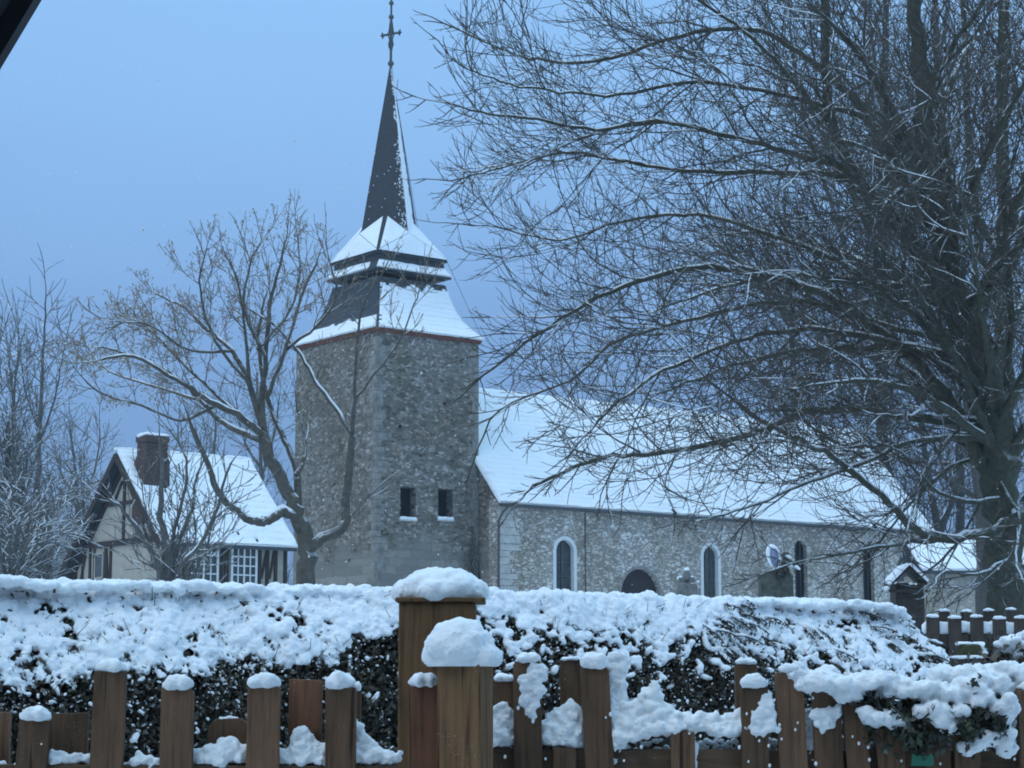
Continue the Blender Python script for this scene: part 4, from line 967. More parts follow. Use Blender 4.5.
ashp = [None, dict(seg=.25, wob=.09, up0=.02, up1=.10, bend=.06, dens=3.0, len=(.4, 1.5), ang=(25, 55), r=.028, rmin=.011, snow=.45),
        dict(seg=.2, wob=.11, up0=.05, up1=.12, bend=.06, dens=4.6, len=(.25, .8), ang=(25, 55), r=.015, rmin=.009),
        dict(seg=.14, wob=.12, up0=.06, up1=.14, dens=4.0, len=(.15, .5), ang=(25, 55), r=.011, rmin=.008)]
def build_ash():
    Y = 52
    stems = [([(306, 600), (306, 575), (307, 545), (298, 520), (292, 500), (276, 468), (264, 437)], .28, .14, 0, 0),
             ([(300, 528), (284, 510), (268, 521), (255, 521), (238, 512), (221, 497), (213, 480), (208, 464), (193, 430)], .15, .06, -1.5, .35, .5),
             ([(264, 437), (238, 415), (216, 405), (190, 388), (169, 376), (133, 356), (100, 360)], .11, .03, -2, 1.3, .3),
             ([(264, 440), (240, 432), (218, 418), (200, 400), (178, 378), (150, 362), (105, 348)], .09, .03, 2, 1.3, .3),
             ([(264, 437), (262, 400), (266, 356), (270, 304), (278, 272), (284, 246)], .10, .025, .5, 1.7, .2),
             ([(263, 430), (250, 385), (232, 351), (205, 328), (186, 308), (168, 300)], .09, .025, 1, 1.7, .2),
             ([(266, 400), (285, 350), (300, 300), (312, 272), (318, 258)], .06, .02, -1, 1.5, .2),
             ([(250, 385), (245, 330), (240, 292), (230, 262)], .05, .02, -1, 1.6, .2),
             ([(298, 510), (297, 471), (285, 440), (272, 412), (258, 350), (262, 310)], .11, .04, 2, 1.2, .4),
             ([(297, 475), (305, 455), (303, 432), (296, 400)], .07, .02, 1, .8, .4),
             ([(308, 552), (322, 538), (344, 526), (345, 500), (349, 471), (352, 438)], .17, .09, 0, .1, .6),
             ([(352, 438), (340, 415), (320, 387), (305, 363), (289, 341), (270, 322), (253, 312)], .07, .025, 1.5, 1.3, .3),
             ([(352, 438), (354, 400), (357, 346), (362, 310), (378, 280)], .06, .02, -1, 1.2, .25),
             ([(354, 400), (375, 375), (400, 340), (412, 310), (420, 290)], .035, .015, -1, 1.2, .3),
             ([(344, 526), (375, 490), (400, 470), (420, 455)], .02, .008, -1, .8, .3),
             ([(216, 405), (180, 420), (140, 405), (105, 395), (85, 380)], .05, .02, -2, 1.6, .2),
             ([(200, 400), (150, 385), (110, 372), (90, 350)], .04, .02, 2, 1.5, .2),
             ([(238, 415), (190, 370), (150, 330), (130, 318)], .05, .02, 1.5), ([(250, 385), (215, 340), (200, 290), (205, 255)], .05, .02, -1.5), ([(266, 356), (244, 310), (250, 265), (262, 240)], .05, .02, 1),
             ([(285, 350), (318, 325), (336, 295), (330, 262)], .045, .02, -1.5), ([(232, 351), (190, 350), (150, 325), (120, 322)], .045, .02, -1), ([(258, 350), (290, 310), (300, 270), (298, 240)], .045, .02, 1.5)]
    def extra(T, t):
        rng = random.Random(6); pts = []
        for q in T.tips:
            w_ = 1.0 if q.x < P(175, 400, Y).x else (.5 if q.x < P(260, 400, Y).x else .22)
            if rng.random() < w_:
                for _ in range(rng.randint(4, 9)): pts.append(q + Vector((rng.gauss(0, .06), rng.gauss(0, .06), -abs(rng.gauss(.06, .09)))))
        V, Fc = leaf_cloud(pts, .085, .03, rng, droop=1.5); link_mesh('seed_clusters', V, Fc, DRYLEAF, t)
    stem_tree('ash_tree', 'bare ash tree with low forked limbs and brown seed clusters before the tower', 'tree', 306, Y, stems, 21, BARKA, TWIGA, ashp, extra=extra)
build_ash()

shp = [None, dict(seg=.2, wob=.11, up0=.03, up1=.10, bend=.06, dens=3.2, len=(.5, 1.5), ang=(25, 55), r=.022, rmin=.010, snow=.45),
       dict(seg=.16, wob=.12, up0=.04, up1=.1, dens=3.6, len=(.25, .7), ang=(30, 55), r=.012, rmin=.009)]
stem_tree('multi_stem_shrub', 'tall bare many-stemmed shrub in front of the house gable with snow on its stems', 'shrub', 170, 45,
          [([(168, 600), (168, 570), (166, 540), (160, 510), (163, 470), (160, 445)], .14, .03, 0, 1.6, .3), ([(172, 600), (172, 570), (180, 540), (192, 510), (196, 480), (205, 455)], .08, .02, 1), ([(176, 600), (178, 575), (200, 545), (215, 515), (225, 480), (232, 462)], .07, .02, -1),
           ([(165, 600), (160, 570), (148, 545), (130, 520), (118, 505), (105, 498)], .09, .02, -1), ([(170, 600), (170, 560), (182, 500), (186, 460), (170, 430)], .06, .02, 1), ([(176, 600), (188, 565), (205, 555), (214, 520), (238, 500)], .05, .015, .5)], 31, BARKF, BARKF, shp)
stem_tree('bare_shrub', 'low leafless shrub before the lattice windows of the timber house', 'shrub', 205, 48,
          [([(182, 600), (180, 570), (172, 545), (150, 520), (140, 480)], .04, .012, 0), ([(186, 600), (190, 560), (196, 530), (188, 490)], .04, .012, 1), ([(184, 600), (160, 575), (140, 560), (128, 535)], .03, .01, -1), ([(196, 600), (196, 575), (200, 545), (210, 525), (216, 500)], .03, .01, 0), ([(200, 600), (206, 570), (218, 550), (232, 530)], .03, .01, 1), ([(190, 600), (186, 570), (180, 545), (178, 520)], .03, .01, -1)], 32, BARKF, BARKF, shp)

farp = [None, dict(seg=.4, wob=.08, up0=.03, up1=.06, dens=2.2, len=(1.0, 3.6), ang=(35, 60), r=.05, rmin=.02, snow=.5),
        dict(seg=.35, wob=.1, up0=.04, up1=.07, dens=2.3, len=(.5, 1.6), ang=(30, 50), r=.022, rmin=.014),
        dict(seg=.3, wob=.1, up0=.04, up1=.08, dens=2.4, len=(.3, .8), ang=(30, 50), r=.014, rmin=.011)]
stem_tree('slender_tree', 'slender bare tree with one straight stem rising left of the timber house', 'tree', 40, 88,
          [([(40, 600), (40, 560), (38, 500), (39, 430), (42, 380), (44, 340), (46, 296)], .2, .03, 0, 2.4, .2), ([(40, 440), (55, 400), (62, 360), (68, 330)], .06, .02, 1), ([(39, 430), (25, 390), (20, 350)], .06, .02, -1)], 41, BARKF, BARKF, farp[:3])
for k, (px, Y, st, lb, gr) in enumerate((
        (-8, 80, [([(-8, 600), (-8, 540), (-4, 470), (-2, 400), (0, 340)], .2, .04, 0, 2.0, .2), ([(-8, 520), (8, 460), (14, 400), (18, 350)], .1, .03, 1, 2), ([(-8, 500), (-30, 440), (-40, 380)], .1, .03, 1, 2)], 'bushy bare grey tree cut by the left edge of the view', None),
        (22, 100, [([(22, 600), (20, 520), (18, 450), (12, 390), (8, 355)], .2, .04, 0, 2.2, .2), ([(20, 510), (35, 460), (42, 420)], .1, .03, 1, 2)], 'faint bare tree behind the slender tree at far left', None),
        (78, 110, [([(78, 600), (78, 520), (75, 470), (70, 430)], .2, .04, 0, 2.2, .2), ([(78, 520), (95, 470), (100, 430)], .1, .03, 1, 2), ([(78, 510), (60, 470), (55, 445)], .1, .03, 1, 2)], 'distant bare tree behind the peak of the house gable', None),
        (262, 112, [([(262, 620), (262, 520), (260, 440), (258, 385)], .2, .04, 0, 2.0, .3), ([(262, 480), (275, 430), (280, 395)], .1, .03, 1, 2), ([(262, 470), (244, 440), (236, 400)], .1, .03, 1, 2)], 'faint bare tree rising behind the roof between house and tower', None),
        (215, 120, [([(215, 620), (215, 520), (214, 460), (216, 415)], .2, .04, 0, 2.0, .3), ([(215, 490), (200, 450), (195, 425)], .1, .03, 1, 2)], 'distant bare tree behind the ridge of the house roof', None))):
    stem_tree('bare_tree', lb, 'tree', px, Y, st, 50 + k, BARKF, BARKF, farp, group=gr)

# trees behind and beside the big one
BARKD = m_bark('dim_far_bark', (0.085, 0.082, 0.075), 0.4)
farp3 = [None, dict(seg=.3, wob=.11, up0=.02, up1=.06, dens=1.5, len=(1.2, 3.4), ang=(30, 60), r=.045, rmin=.018, snow=.35),
         dict(seg=.24, wob=.13, up0=.03, up1=.08, dens=2.6, len=(.5, 1.6), ang=(30, 60), r=.022, rmin=.012),
         dict(seg=.2, wob=.13, up0=.03, up1=.1, dens=3.0, len=(.3, .9), ang=(30, 60), r=.013, rmin=.0095)]
farp2 = [None, dict(seg=.5, wob=.09, up0=.02, up1=.05, dens=1.7, len=(2.0, 5.5), ang=(30, 60), r=.07, rmin=.03, snow=.3),
         dict(seg=.4, wob=.11, up0=.03, up1=.06, dens=1.9, len=(.9, 2.6), ang=(30, 60), r=.035, rmin=.02),
         dict(seg=.35, wob=.12, up0=.03, up1=.08, dens=1.8, len=(.5, 1.3), ang=(30, 60), r=.022, rmin=.015)]
bgp = [None, dict(seg=.35, wob=.08, up0=.03, up1=.08, dens=1.9, len=(1.2, 3.6), ang=(30, 60), r=.04, rmin=.014, snow=.3),
       dict(seg=.28, wob=.1, up0=.04, up1=.09, dens=2.4, len=(.5, 1.5), ang=(30, 60), r=.018, rmin=.010),
       dict(seg=.24, wob=.1, up0=.04, up1=.1, dens=2.6, len=(.3, .8), ang=(30, 60), r=.010, rmin=.008)]
stem_tree('bare_tree', 'dark bare tree standing close behind the right-hand giant, straight mossy stem near the right edge', 'tree', 1000, 38,
          [([(1000, 640), (1002, 500), (1004, 350), (1002, 200), (1003, 80), (1005, -60)], .2, .1, 0, 1.5, .3), ([(1004, 340), (980, 250), (970, 150), (965, 50), (960, -50)], .1, .05, 1), ([(1003, 300), (1030, 200), (1040, 80), (1050, -40)], .1, .05, -1), ([(1002, 420), (960, 350), (920, 300), (890, 250)], .08, .03, 2), ([(1002, 260), (950, 180), (900, 130), (860, 100)], .07, .03, -1.5)], 61, BARK, TWIG, bgp)
stem_tree('bare_tree', 'upright bare tree rising behind the chancel roof between the giant and the nave ridge', 'tree', 880, 112,
          [([(885, 620), (884, 500), (880, 380), (882, 250), (884, 120), (886, 0), (888, -70)], .4, .15, 0, 1.6, .3), ([(882, 380), (850, 260), (820, 170), (800, 100), (790, 30)], .18, .06, 2), ([(882, 340), (915, 220), (930, 120), (945, 30)], .18, .06, -2), ([(881, 420), (830, 340), (780, 300), (740, 270)], .15, .05, 1.5)], 62, BARKD, BARKD, farp2)
stem_tree('bare_tree', 'bare tree with a spreading crown standing beyond the giant trunk, before the outbuilding', 'tree', 985, 64,
          [([(985, 620), (984, 540), (975, 450), (962, 350), (950, 250), (940, 120), (935, 0)], .3, .1, 0, 1.6, .2), ([(978, 470), (930, 400), (870, 340), (800, 290), (740, 260)], .14, .04, 2, 1.8, .15), ([(970, 400), (920, 320), (870, 230), (830, 150), (800, 80)], .14, .04, -2, 1.8, .15), ([(962, 350), (1000, 260), (1030, 160), (1050, 60)], .14, .05, 1, 1.6, .2),
           ([(980, 500), (930, 470), (880, 450), (830, 440), (780, 400)], .10, .03, -2, 1.8, .15), ([(982, 510), (1020, 440), (1060, 400)], .1, .03, 1, 1.6, .2), ([(955, 300), (900, 200), (880, 100), (870, 10)], .12, .04, 2, 1.8, .15)], 65, BARKD, BARKD, farp3)
stem_tree('bare_tree', 'distant bare tree behind the chancel roof, dim through the twigs', 'tree', 760, 118,
          [([(800, 620), (800, 500), (795, 400), (790, 300), (785, 215)], .35, .08, 0, 1.6, .3), ([(797, 430), (755, 370), (725, 320), (705, 280)], .15, .05, 2, 1.6), ([(797, 400), (840, 330), (865, 270)], .15, .05, -2, 1.6), ([(792, 330), (760, 270), (745, 230)], .12, .05, 2, 1.6)], 63, BARKD, BARKD, farp2)
stem_tree('bare_tree', 'low bushy bare tree between the east end of the nave and the outbuilding', 'tree', 938, 112,
          [([(938, 620), (938, 540), (930, 480), (920, 420), (915, 370)], .3, .08, 0, 2.0, .1), ([(938, 540), (960, 480), (975, 420), (985, 370)], .2, .06, 2, 2.0, .1), ([(938, 560), (905, 510), (885, 450), (875, 400)], .2, .06, -2, 2.0, .1), ([(940, 560), (985, 520), (1010, 470), (1020, 430)], .2, .06, 2, 2.0, .1)], 66, BARKD, BARKD, farp2)
stem_tree('bare_tree', 'distant bare tree behind the outbuilding at the right edge', 'tree', 960, 115,
          [([(960, 620), (960, 500), (958, 400), (962, 300), (965, 230)], .35, .08, 0, 1.6, .3), ([(960, 440), (920, 370), (900, 310)], .15, .05, 2, 1.6), ([(960, 430), (1000, 350), (1020, 280)], .15, .05, -2, 1.6)], 64, BARKD, BARKD, farp2)

# snow-laden thicket bushes at far left
snp = [None, dict(seg=.25, wob=.08, up0=.02, up1=-.04, dens=2.2, len=(.6, 2.2), ang=(30, 60), r=.03, rmin=.016, snow=.95),
       dict(seg=.2, wob=.1, up0=.0, up1=-.02, dens=3.0, len=(.3, 1.0), ang=(30, 60), r=.018, rmin=.013, snow=.9)]
for k, (px, Y, topy, wd, lb) in enumerate(((8, 62, 480, 60, 'snow-laden arching thicket at the left edge above the hedge'), (36, 66, 470, 42, 'snow-laden arching bush just left of the house gable'), (84, 88, 455, 40, 'whitened bush peeping from behind the left slope of the house gable'), (14, 80, 395, 75, 'taller frosted thicket behind the arching bushes at far left'))):
    rng = random.Random(70 + k); stems = []
    for j in range(20 if k != 3 else 40):
        a = rng.uniform(-1, 1); h_ = (1 - .5 * abs(a)) * rng.uniform(.75, 1.05)
        stems.append(([(px + a * 6, 600), (px + a * wd * .35, 600 - (600 - topy) * .45 * h_), (px + a * wd * .7, 600 - (600 - topy) * .85 * h_), (px + a * wd * 1.05, 600 - (600 - topy) * h_ * .95)], .05, .015, rng.uniform(-2, 2), 1.5, .25))
    stem_tree('snowy_bush', lb, 'bush', px, Y, stems, 80 + k, BARKF, BARKF, snp, snow=.95)

# ------------------------------------------------------------------ far wood as a mass behind everything
def far_wood():
    rng = random.Random(90); m = MB()
    for k in range(620):
        x = rng.uniform(-75, 85); y = rng.uniform(150, 185); z = gz(x, y) - .5; h_ = rng.uniform(6, 10) * (.75 if x > -25 and x < -5 else 1)
        if x < -45: h_ *= 1.2
        p = Vector((x, y, z)); top = p + Vector((rng.gauss(0, .6), 0, h_)); m.tube([p, p.lerp(top, .5), top], [.14, .09, .02], 3, False)
        for j in range(16):
            f = rng.uniform(.25, .95); a = p.lerp(top, f); d = Vector((rng.gauss(0, 1), rng.gauss(0, .6), rng.uniform(.3, 1.4))).normalized() * rng.uniform(1, 2.6) * (1.2 - f * .6)
            m.tube([a, a + d * .5, a + d + UP * .2], [.04, .03, .012], 3, False)
            for q in range(3):
                b = a + d * rng.uniform(.3, .9); e2 = Vector((rng.gauss(0, 1), rng.gauss(0, .6), rng.uniform(.2, 1.2))).normalized() * rng.uniform(.5, 1.1); m.tube([b, b + e2], [.022, .012], 3, False)
    o = link_mesh('far_wood', np.array([v[:] for v in m.V]), m.F, BARKF); tag(o, 'faint line of bare winter woodland on the horizon behind the church', 'woodland', kind='stuff')
far_wood()

# ------------------------------------------------------------------ the damp air of the snowfall
def haze():
    m = bpy.data.materials.new('haze'); m.use_nodes = True; N = m.node_tree.nodes; N.clear()
    out = N.new('ShaderNodeOutputMaterial'); v = N.new('ShaderNodeVolumePrincipled'); v.inputs['Density'].default_value = 0.0006
    v.inputs['Color'].default_value = (.74, .86, .98, 1); v.inputs['Anisotropy'].default_value = .2
    m.node_tree.links.new(v.outputs[0], out.inputs['Volume'])
    b = MB(); b.box((0, 1000, 21), (3600, 3600, 50)); o = b.build('haze', m); tag(o, 'thin pale blue haze of falling snow', 'haze', kind='stuff')
haze()

# ------------------------------------------------------------------ hedge
HA, HB = Vector((-2.36, 9.2, 0)), Vector((2.03, 12.0, 0)); hd = (HB - HA).normalized(); hn = Vector((hd.y, -hd.x, 0))   # hn points to the camera side
HL = (HB - HA).length; S0, S1 = -2.6, HL + 1.12; HT = 1.947
def hedge_edge(s):     # how far below the top the snow reaches on the front
    u = s / HL
    e = np.interp(u, [-.5, 0, .18, .36, .45, .6, .75, .9, 1.0, 1.2], [.5, .46, .40, .30, .16, .16, .20, .24, .34, .5])
    return e + .10 * noise.noise(Vector((s * 2.2, 0, 3))) + .05 * noise.noise(Vector((s * 7, 0, 8)))
def hedge_front(s, z):
    """front surface of the hedge: lies back towards the top"""
    u = s / HL
    lean = np.interp(u, [-.5, 0, .3, .45, .8, 1.0, 1.2], [.5, .5, .38, .25, .28, .45, .5])
    d = max(0, HT - z); f = 1 - (1 - min(1, d / .75)) ** 1.8
    top = HT + (0.03 * noise.noise(Vector((s * 1.6, 5, 0))) + .015 * noise.noise(Vector((s * 6, 5, 0))))
    endf = sstep(S1, S1 - .5, s)
    off = lean * (f - 1) + .05 * noise.noise(Vector((s * 2, z * 2.5, 1))) + .03 * noise.noise(Vector((s * 6, z * 6, 2)))
    zz = min(z, top) if endf >= 1 else min(z, z)
    return HA + hd * s + hn * off * 1.0 + UP * z
def build_hedge():
    t = thing('clipped_hedge', 'long clipped dark hedge blanketed in snow behind the front picket fences', 'hedge', (HA + HB) / 2)
    rng = random.Random(14)
    def endtop(s): return HT - .50 * (1 - sstep(S1, S1 - .7, s)) ** 2.3
    # core
    ns_, V, Fc = 120, [], []
    for i in range(ns_ + 1):
        s = S0 + (S1 - S0) * i / ns_; tp_ = endtop(s) - .08
        row = []
        for z in (0, .5, .9, 1.1, 1.3, 1.5, 1.65, 1.78, 1.9): 
            z2 = z * tp_ / 1.9; p = hedge_front(s, z2) - hn * .10; row.append(p)
        back = HA + hd * s - hn * 1.5
        row += [back + UP * tp_, back + UP * .9, back]
        V += row; m_ = len(row)
    for i in range(ns_):
        for j in range(m_ - 1): Fc.append([i * m_ + j, (i + 1) * m_ + j, (i + 1) * m_ + j + 1, i * m_ + j + 1])
    Fc.append(list(range(m_))); Fc.append([ns_ * m_ + j for j in range(m_)][::-1])
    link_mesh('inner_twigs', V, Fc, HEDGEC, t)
    # leaves
    pts = []
    for _ in range(62000):
        s = rng.uniform(S0 + 1.6, S1); z = rng.uniform(.85, endtop(s) + .0); p = hedge_front(s, z) - hn * (abs(rng.gauss(0, .045)) - .03); pts.append(p)
    for _ in range(6000):
        s = rng.uniform(S0, S1); pts.append(HA + hd * s - hn * rng.uniform(.3, 1.5) + UP * (endtop(s) + rng.gauss(-.03, .03)))
    for _ in range(3000):
        pts.append(HA + hd * (S1 + rng.gauss(0, .05)) - hn * rng.uniform(0, 1.4) + UP * rng.uniform(.8, HT - .45))
    V, Fc = leaf_cloud(pts, .036, .017, rng, droop=.5); link_mesh('foliage', V, Fc, LEAF, t)
    # shoots that stick out
    m = MB()
    for _ in range(500):
        s = rng.uniform(S0 + 1.5, S1); z = rng.uniform(1.2, endtop(s)); p = hedge_front(s, z)
        d = (hn * rng.uniform(.2, 1) + UP * rng.uniform(-.6, .9) + hd * rng.gauss(0, .6)).normalized() * rng.uniform(.05, .13)
        m.tube([p - d * .4, p + d], [.003, .0015], 3, False)
    m.build('shoots', HEDGEC, t)
    # snow blanket
    bl = []
    def along(n):    # frame with z = n
        z = n.normalized(); x = hd; y = z.cross(x).normalized(); x = y.cross(z); return Matrix((x, y, z)).transposed()
    for _ in range(6200):
        s = rng.uniform(S0 + 1.4, S1 + .04); et = endtop(s); dtop = abs(rng.random()) ** 1.15 * hedge_edge(s) * 1.02
        z = et - dtop + .01
        p = hedge_front(s, z); holes = .75 * noise.noise(Vector((s * 6, z * 9, 4))) + .8 * noise.noise(Vector((s * 17, z * 20, 9)))
        if dtop > .035 and holes > .27 + .12 * (dtop < .1) - .12 * (s > HL * .42): continue
        n = (hn * .7 + UP * (.5 + .6 * (1 - dtop / .5))).normalized()
        big = rng.choice((.012, .016, .02, .026, .034)) * rng.uniform(.8, 1.15)
        el = rng.uniform(1.0, 1.9)
        rot = Matrix.Rotation(rng.gauss(0, .5) + (-.7 if s > HL * .82 else 0), 3, 'Z')
        bl.append((p + n * rng.uniform(-.004, .022), (big, big * el, big * .75), along(n) @ rot))
    for _ in range(9000):    # fine crumbs that roughen the blanket
        s = rng.uniform(S0 + 1.5, S1 + .03); dtop = rng.random() ** .9 * hedge_edge(s) * 1.12; z = endtop(s) - dtop + .015
        if noise.noise(Vector((s * 9, z * 12, 14))) > .25: continue
        b = rng.uniform(.006, .014); p = hedge_front(s, z) + hn * rng.uniform(.0, .035)
        bl.append((p, (b, b, b * .8), None))
    for _ in range(4200):    # top
        s = rng.uniform(S0 + 1.3, S1); d = rng.random() ** 1.8 * 1.5
        lean = (HA + hd * s) - hn * (.3 + d * .85) + UP * (endtop(s) + .01 + .02 * noise.noise(Vector((s * 3, d * 3, 0))))
        b = rng.uniform(.05, .085) if d > .35 else rng.choice((.018, .024, .032, .042)); bl.append((lean + UP * (rng.gauss(0, .008)), (b, b, b * .55), None))
    snow_lump('snow_blanket', bl, .0078, t, SNOW, .006, 45, 1)
    # broken lumps and flecks lower down
    bl = []
    for _ in range(7500):
        s = rng.uniform(S0 + 1.5, S1); et = endtop(s); e_ = hedge_edge(s); z = et - e_ - abs(rng.gauss(0, .30)) + .05
        if z < .9: continue
        dens = .55 + .6 * noise.noise(Vector((s * 2.5, z * 3, 6))) + (.25 if s > .45 * HL else 0)
        if rng.random() > dens: continue
        p = hedge_front(s, z) + hn * rng.uniform(-.01, .03)
        b = rng.uniform(.002, .0095) * (1.9 if rng.random() < .10 else 1)
        M = Matrix.Rotation(rng.uniform(0, 3.1), 3, 'Z') @ Matrix.Rotation(rng.gauss(0, 1), 3, 'X') @ Matrix.Rotation(rng.gauss(0, .8), 3, 'Y')
        bl.append((p, (b * rng.uniform(.6, 2.4), b * rng.uniform(.6, 1.3), b * .5), M))
    V, Fc = blobs_mesh(bl, 1); link_mesh('snow_flecks', V, Fc, SNOW, t, True)['kind'] = 'stuff'
    # heavier clumps between middle and right
    bl = []
    for _ in range(330):
        s = rng.uniform(.45 * HL, S1); e_ = hedge_edge(s); z = endtop(s) - e_ - abs(rng.gauss(.03, .10)); p = hedge_front(s, z) + hn * .02
        b = rng.uniform(.014, .03); M = Matrix.Rotation(rng.gauss(0, .7), 3, 'Y')
        bl.append((p, (b * rng.uniform(1, 2), b, b * .7), M))
    snow_lump('snow_clumps', bl, .009, t, SNOW, .006, 40, 1)
    # drooping snowy sprays at the right end
    bl = []; m = MB(); lf = []
    for k in range(110):
        s = rng.uniform(HL * .80, S1 + .02); z = endtop(s) - rng.uniform(-.02, .28); p = hedge_front(s, z)
        d = (hd * rng.uniform(.1, 1.0) + hn * rng.uniform(.0, .6) + UP * rng.uniform(-.3, .35)).normalized(); Ls = rng.uniform(.10, .26); q = p; pp = [q]
        for i in range(7):
            d = (d - UP * .13).normalized(); q = q + d * Ls / 7; pp.append(q); b = .020 * (1 - i / 9) * rng.uniform(.7, 1.2)
            z_ = UP; x_ = d; y_ = z_.cross(x_).normalized(); z_ = x_.cross(y_)
            if rng.random() < .85: bl.append((q + UP * .008, (b * 1.5, b, b * .7), Matrix((x_, y_, z_)).transposed()))
            for _ in range(5): lf.append(q + Vector((rng.gauss(0, .012), rng.gauss(0, .012), rng.gauss(-.012, .01))))
        m.tube(pp, [.004] * 8, 3, False)
    m.build('sprays', HEDGEC, t); V, Fc = leaf_cloud(lf, .03, .012, rng); link_mesh('spray_leaves', V, Fc, LEAF, t)
    snow_lump('spray_snow', bl, .009, t, SNOW, .004, 40, 1)
build_hedge()

# ------------------------------------------------------------------ front fences and posts
YF = 5.9; MPX = YF / F
def picket(parent, px0, px1, ptop, Y, mt, snow=0.0, lean=0.0, label=None, thick=.028, z0=.06, rnd=False, snx=0, nm='picket'):
    """board between two pixel columns at its top, snow cap height in metres"""
    a, b = P(px0, ptop, Y), P(px1, ptop, Y); w_ = b.x - a.x; zt = a.z; cx = (a.x + b.x) / 2
    rng = random.Random(int(px0 * 7 + ptop))
    m = MB(); bx = cx - lean * (zt - z0); y0, y1 = Y, Y + thick
    nseg = 6; tw = rng.gauss(0, .015)
    if rnd:
        pr = [(-w_ / 2, zt - .03), (-w_ / 2 + .01, zt - .008), (-w_ / 2 + .03, zt), (w_ / 2 - .02, zt + .003), (w_ / 2, zt - .012)]
    else:
        j = rng.gauss(0, .002); pr = [(-w_ / 2, zt - .004 + j), (-w_ / 2 + .004, zt + j), (w_ / 2 - .004, zt - j), (w_ / 2, zt - .004 - j)]
    n = len(pr) + 2
    ring0 = [Vector((bx - w_ / 2, y0, z0)), ] + [Vector((cx + x, y0 + tw * 0, z)) for x, z in pr] + [Vector((bx + w_ / 2, y0, z0))]
    ring1 = [v + Vector((0, thick, 0)) for v in ring0]
    m.add(ring0 + ring1, [list(range(n)), [n + i for i in range(n)][::-1]] + [[i, (i + 1) % n, n + (i + 1) % n, n + i] for i in range(n)])
    o = m.build(nm, mt, parent, bevel=.003)
    if label: o['label'] = label
    if snow > 0:
        bl = []; cxs = cx + snx
        for i in range(16):
            u = rng.uniform(-1, 1); v = rng.uniform(-.3, 1.3); hh = snow * (1 - .35 * u * u) * rng.uniform(.75, 1)
            rx = w_ * .2
            bl.append((Vector((cxs + u * (w_ / 2 - rx * .75), Y + thick * v * .8, zt + hh * .42)), (rx, thick * .62, hh * .56), None))
        bl.append((Vector((cxs, Y + thick / 2, zt + snow * .3)), (w_ * .5, thick * .85, snow * .42), None))
        snow_lump('snow_cap', bl, .006, o, SNOW, .005, 45, 3, flat=zt - .004)
    return o
def snow_pile(name, parent, prof, Y, depth, zoff=0, rough=1, voxel=.0055, fw=0):
    """prof: list of (px, y_top, y_bottom): snow lying on a rail, heaped to the tops given"""
    bl = []; rng = random.Random(int(prof[0][0]) + 5)
    xs = [p[0] for p in prof]; px = xs[0]
    while px <= xs[-1]:
        yt = np.interp(px, xs, [p[1] for p in prof]) + rng.gauss(0, 1.4) * rough; yb = np.interp(px, xs, [p[2] for p in prof]) + rng.gauss(0, 1.6) * rough
        zt, zb = P(px, yt, Y).z, P(px, yb, Y).z; z = zb; x = P(px, yt, Y).x
        r0 = .0125
        zz = zb + r0
        while zz < zt:
            f = (zz - zb) / max(.01, zt - zb); dd = depth * (1 - .55 * f)
            r = r0 * rng.uniform(.55, 1.35)
            if rough > 1 and rng.random() < .18: zz += r0; continue
            bl.append((Vector((x + rng.gauss(0, .004), Y + rng.uniform(-.3, .3) * dd - fw * (1 - f), min(zz, zt - r * .8))), (r * 1.05, max(.012, dd * .5), r), None)); zz += r0 * 1.1
        px += 2.4
    return snow_lump(name, bl, voxel, parent, SNOW, .007, 45, 1)
def rail(parent, px0, px1, py0, py1, Y, h_=.09, d=.04, mt=None):
    a, b = P(px0, py0, Y), P(px1, py1, Y); a.y = b.y = Y + d / 2
    m = MB(); m.beam(a - UP * h_ / 2, b - UP * h_ / 2, h_, d, (0, 1, 0)); return m.build('rail', mt or WOODH, parent, bevel=.004)
def build_front_left():
    t = thing('picket_fence', 'brown picket fence with snow-capped square tops, from left edge to the gate posts', 'fence', P(200, 768, YF).xy.to_3d())
    rail(t, -90, 400, 764, 766, YF + .03); rail(t, -90, 400, 1010, 1012, YF + .03)
    S = WOOD
    for a, b, y, sn, ln, mt in ((-60, -30, 716, .045, .02, S), (19, 50, 720, .045, .055, S), (94, 126, 671, .042, .02, S), (161, 193.5, 689, .05, .0, S), (247.5, 280, 687, .052, .005, S), (325.5, 356, 688, .055, -.005, S)):
        picket(t, a, b, y, YF, mt, sn, ln, thick=.03)
    for a, b, y, sn, mt, rd in ((-22, 10, 712, .0, S, False), (52, 88, 713, .0, S, False), (208, 247, 719, .0, WOOD, True), (289, 322, 679.5, .0, WOODR, False), (130, 160, 770, 0, S, False), (354, 361, 690, .03, WOOD, False)):
        picket(t, a, b, y, YF + .078, mt, sn, 0, rnd=rd, nm='back_picket')
    # dab of snow on the top of the low rounded board and on the far left boards
    snow_pile('rail_snow', t, [(-90, 752, 764), (-40, 745, 764), (10, 765, 767), (40, 764, 767), (52, 750, 764), (72, 754, 764), (94, 758, 764)], YF + .05, .05)
    snow_pile('rail_snow', t, [(126, 763, 767), (140, 752, 764), (162, 762, 766)], YF + .05, .05)
    snow_pile('rail_snow', t, [(192, 750, 764), (205, 747, 764), (222, 742, 764), (232, 737, 764), (247, 744, 764)], YF + .05, .05)
    snow_pile('rail_snow', t, [(278, 752, 764), (290, 747, 764), (298, 728, 764), (304, 727, 764), (312, 738, 764), (326, 744, 764)], YF + .05, .045)
    snow_pile('rail_snow', t, [(355, 716, 764), (358, 722, 764), (366, 738, 764), (378, 748, 764), (400, 752, 764)], YF + .05, .045)
    snow_lump('snow_fleck', [(P(222 + i * 2.5, 718.5 - (i == 3), YF + .09), (.012, .012, .006), None) for i in range(6)], .005, t, SNOW, .003, 50, 1)
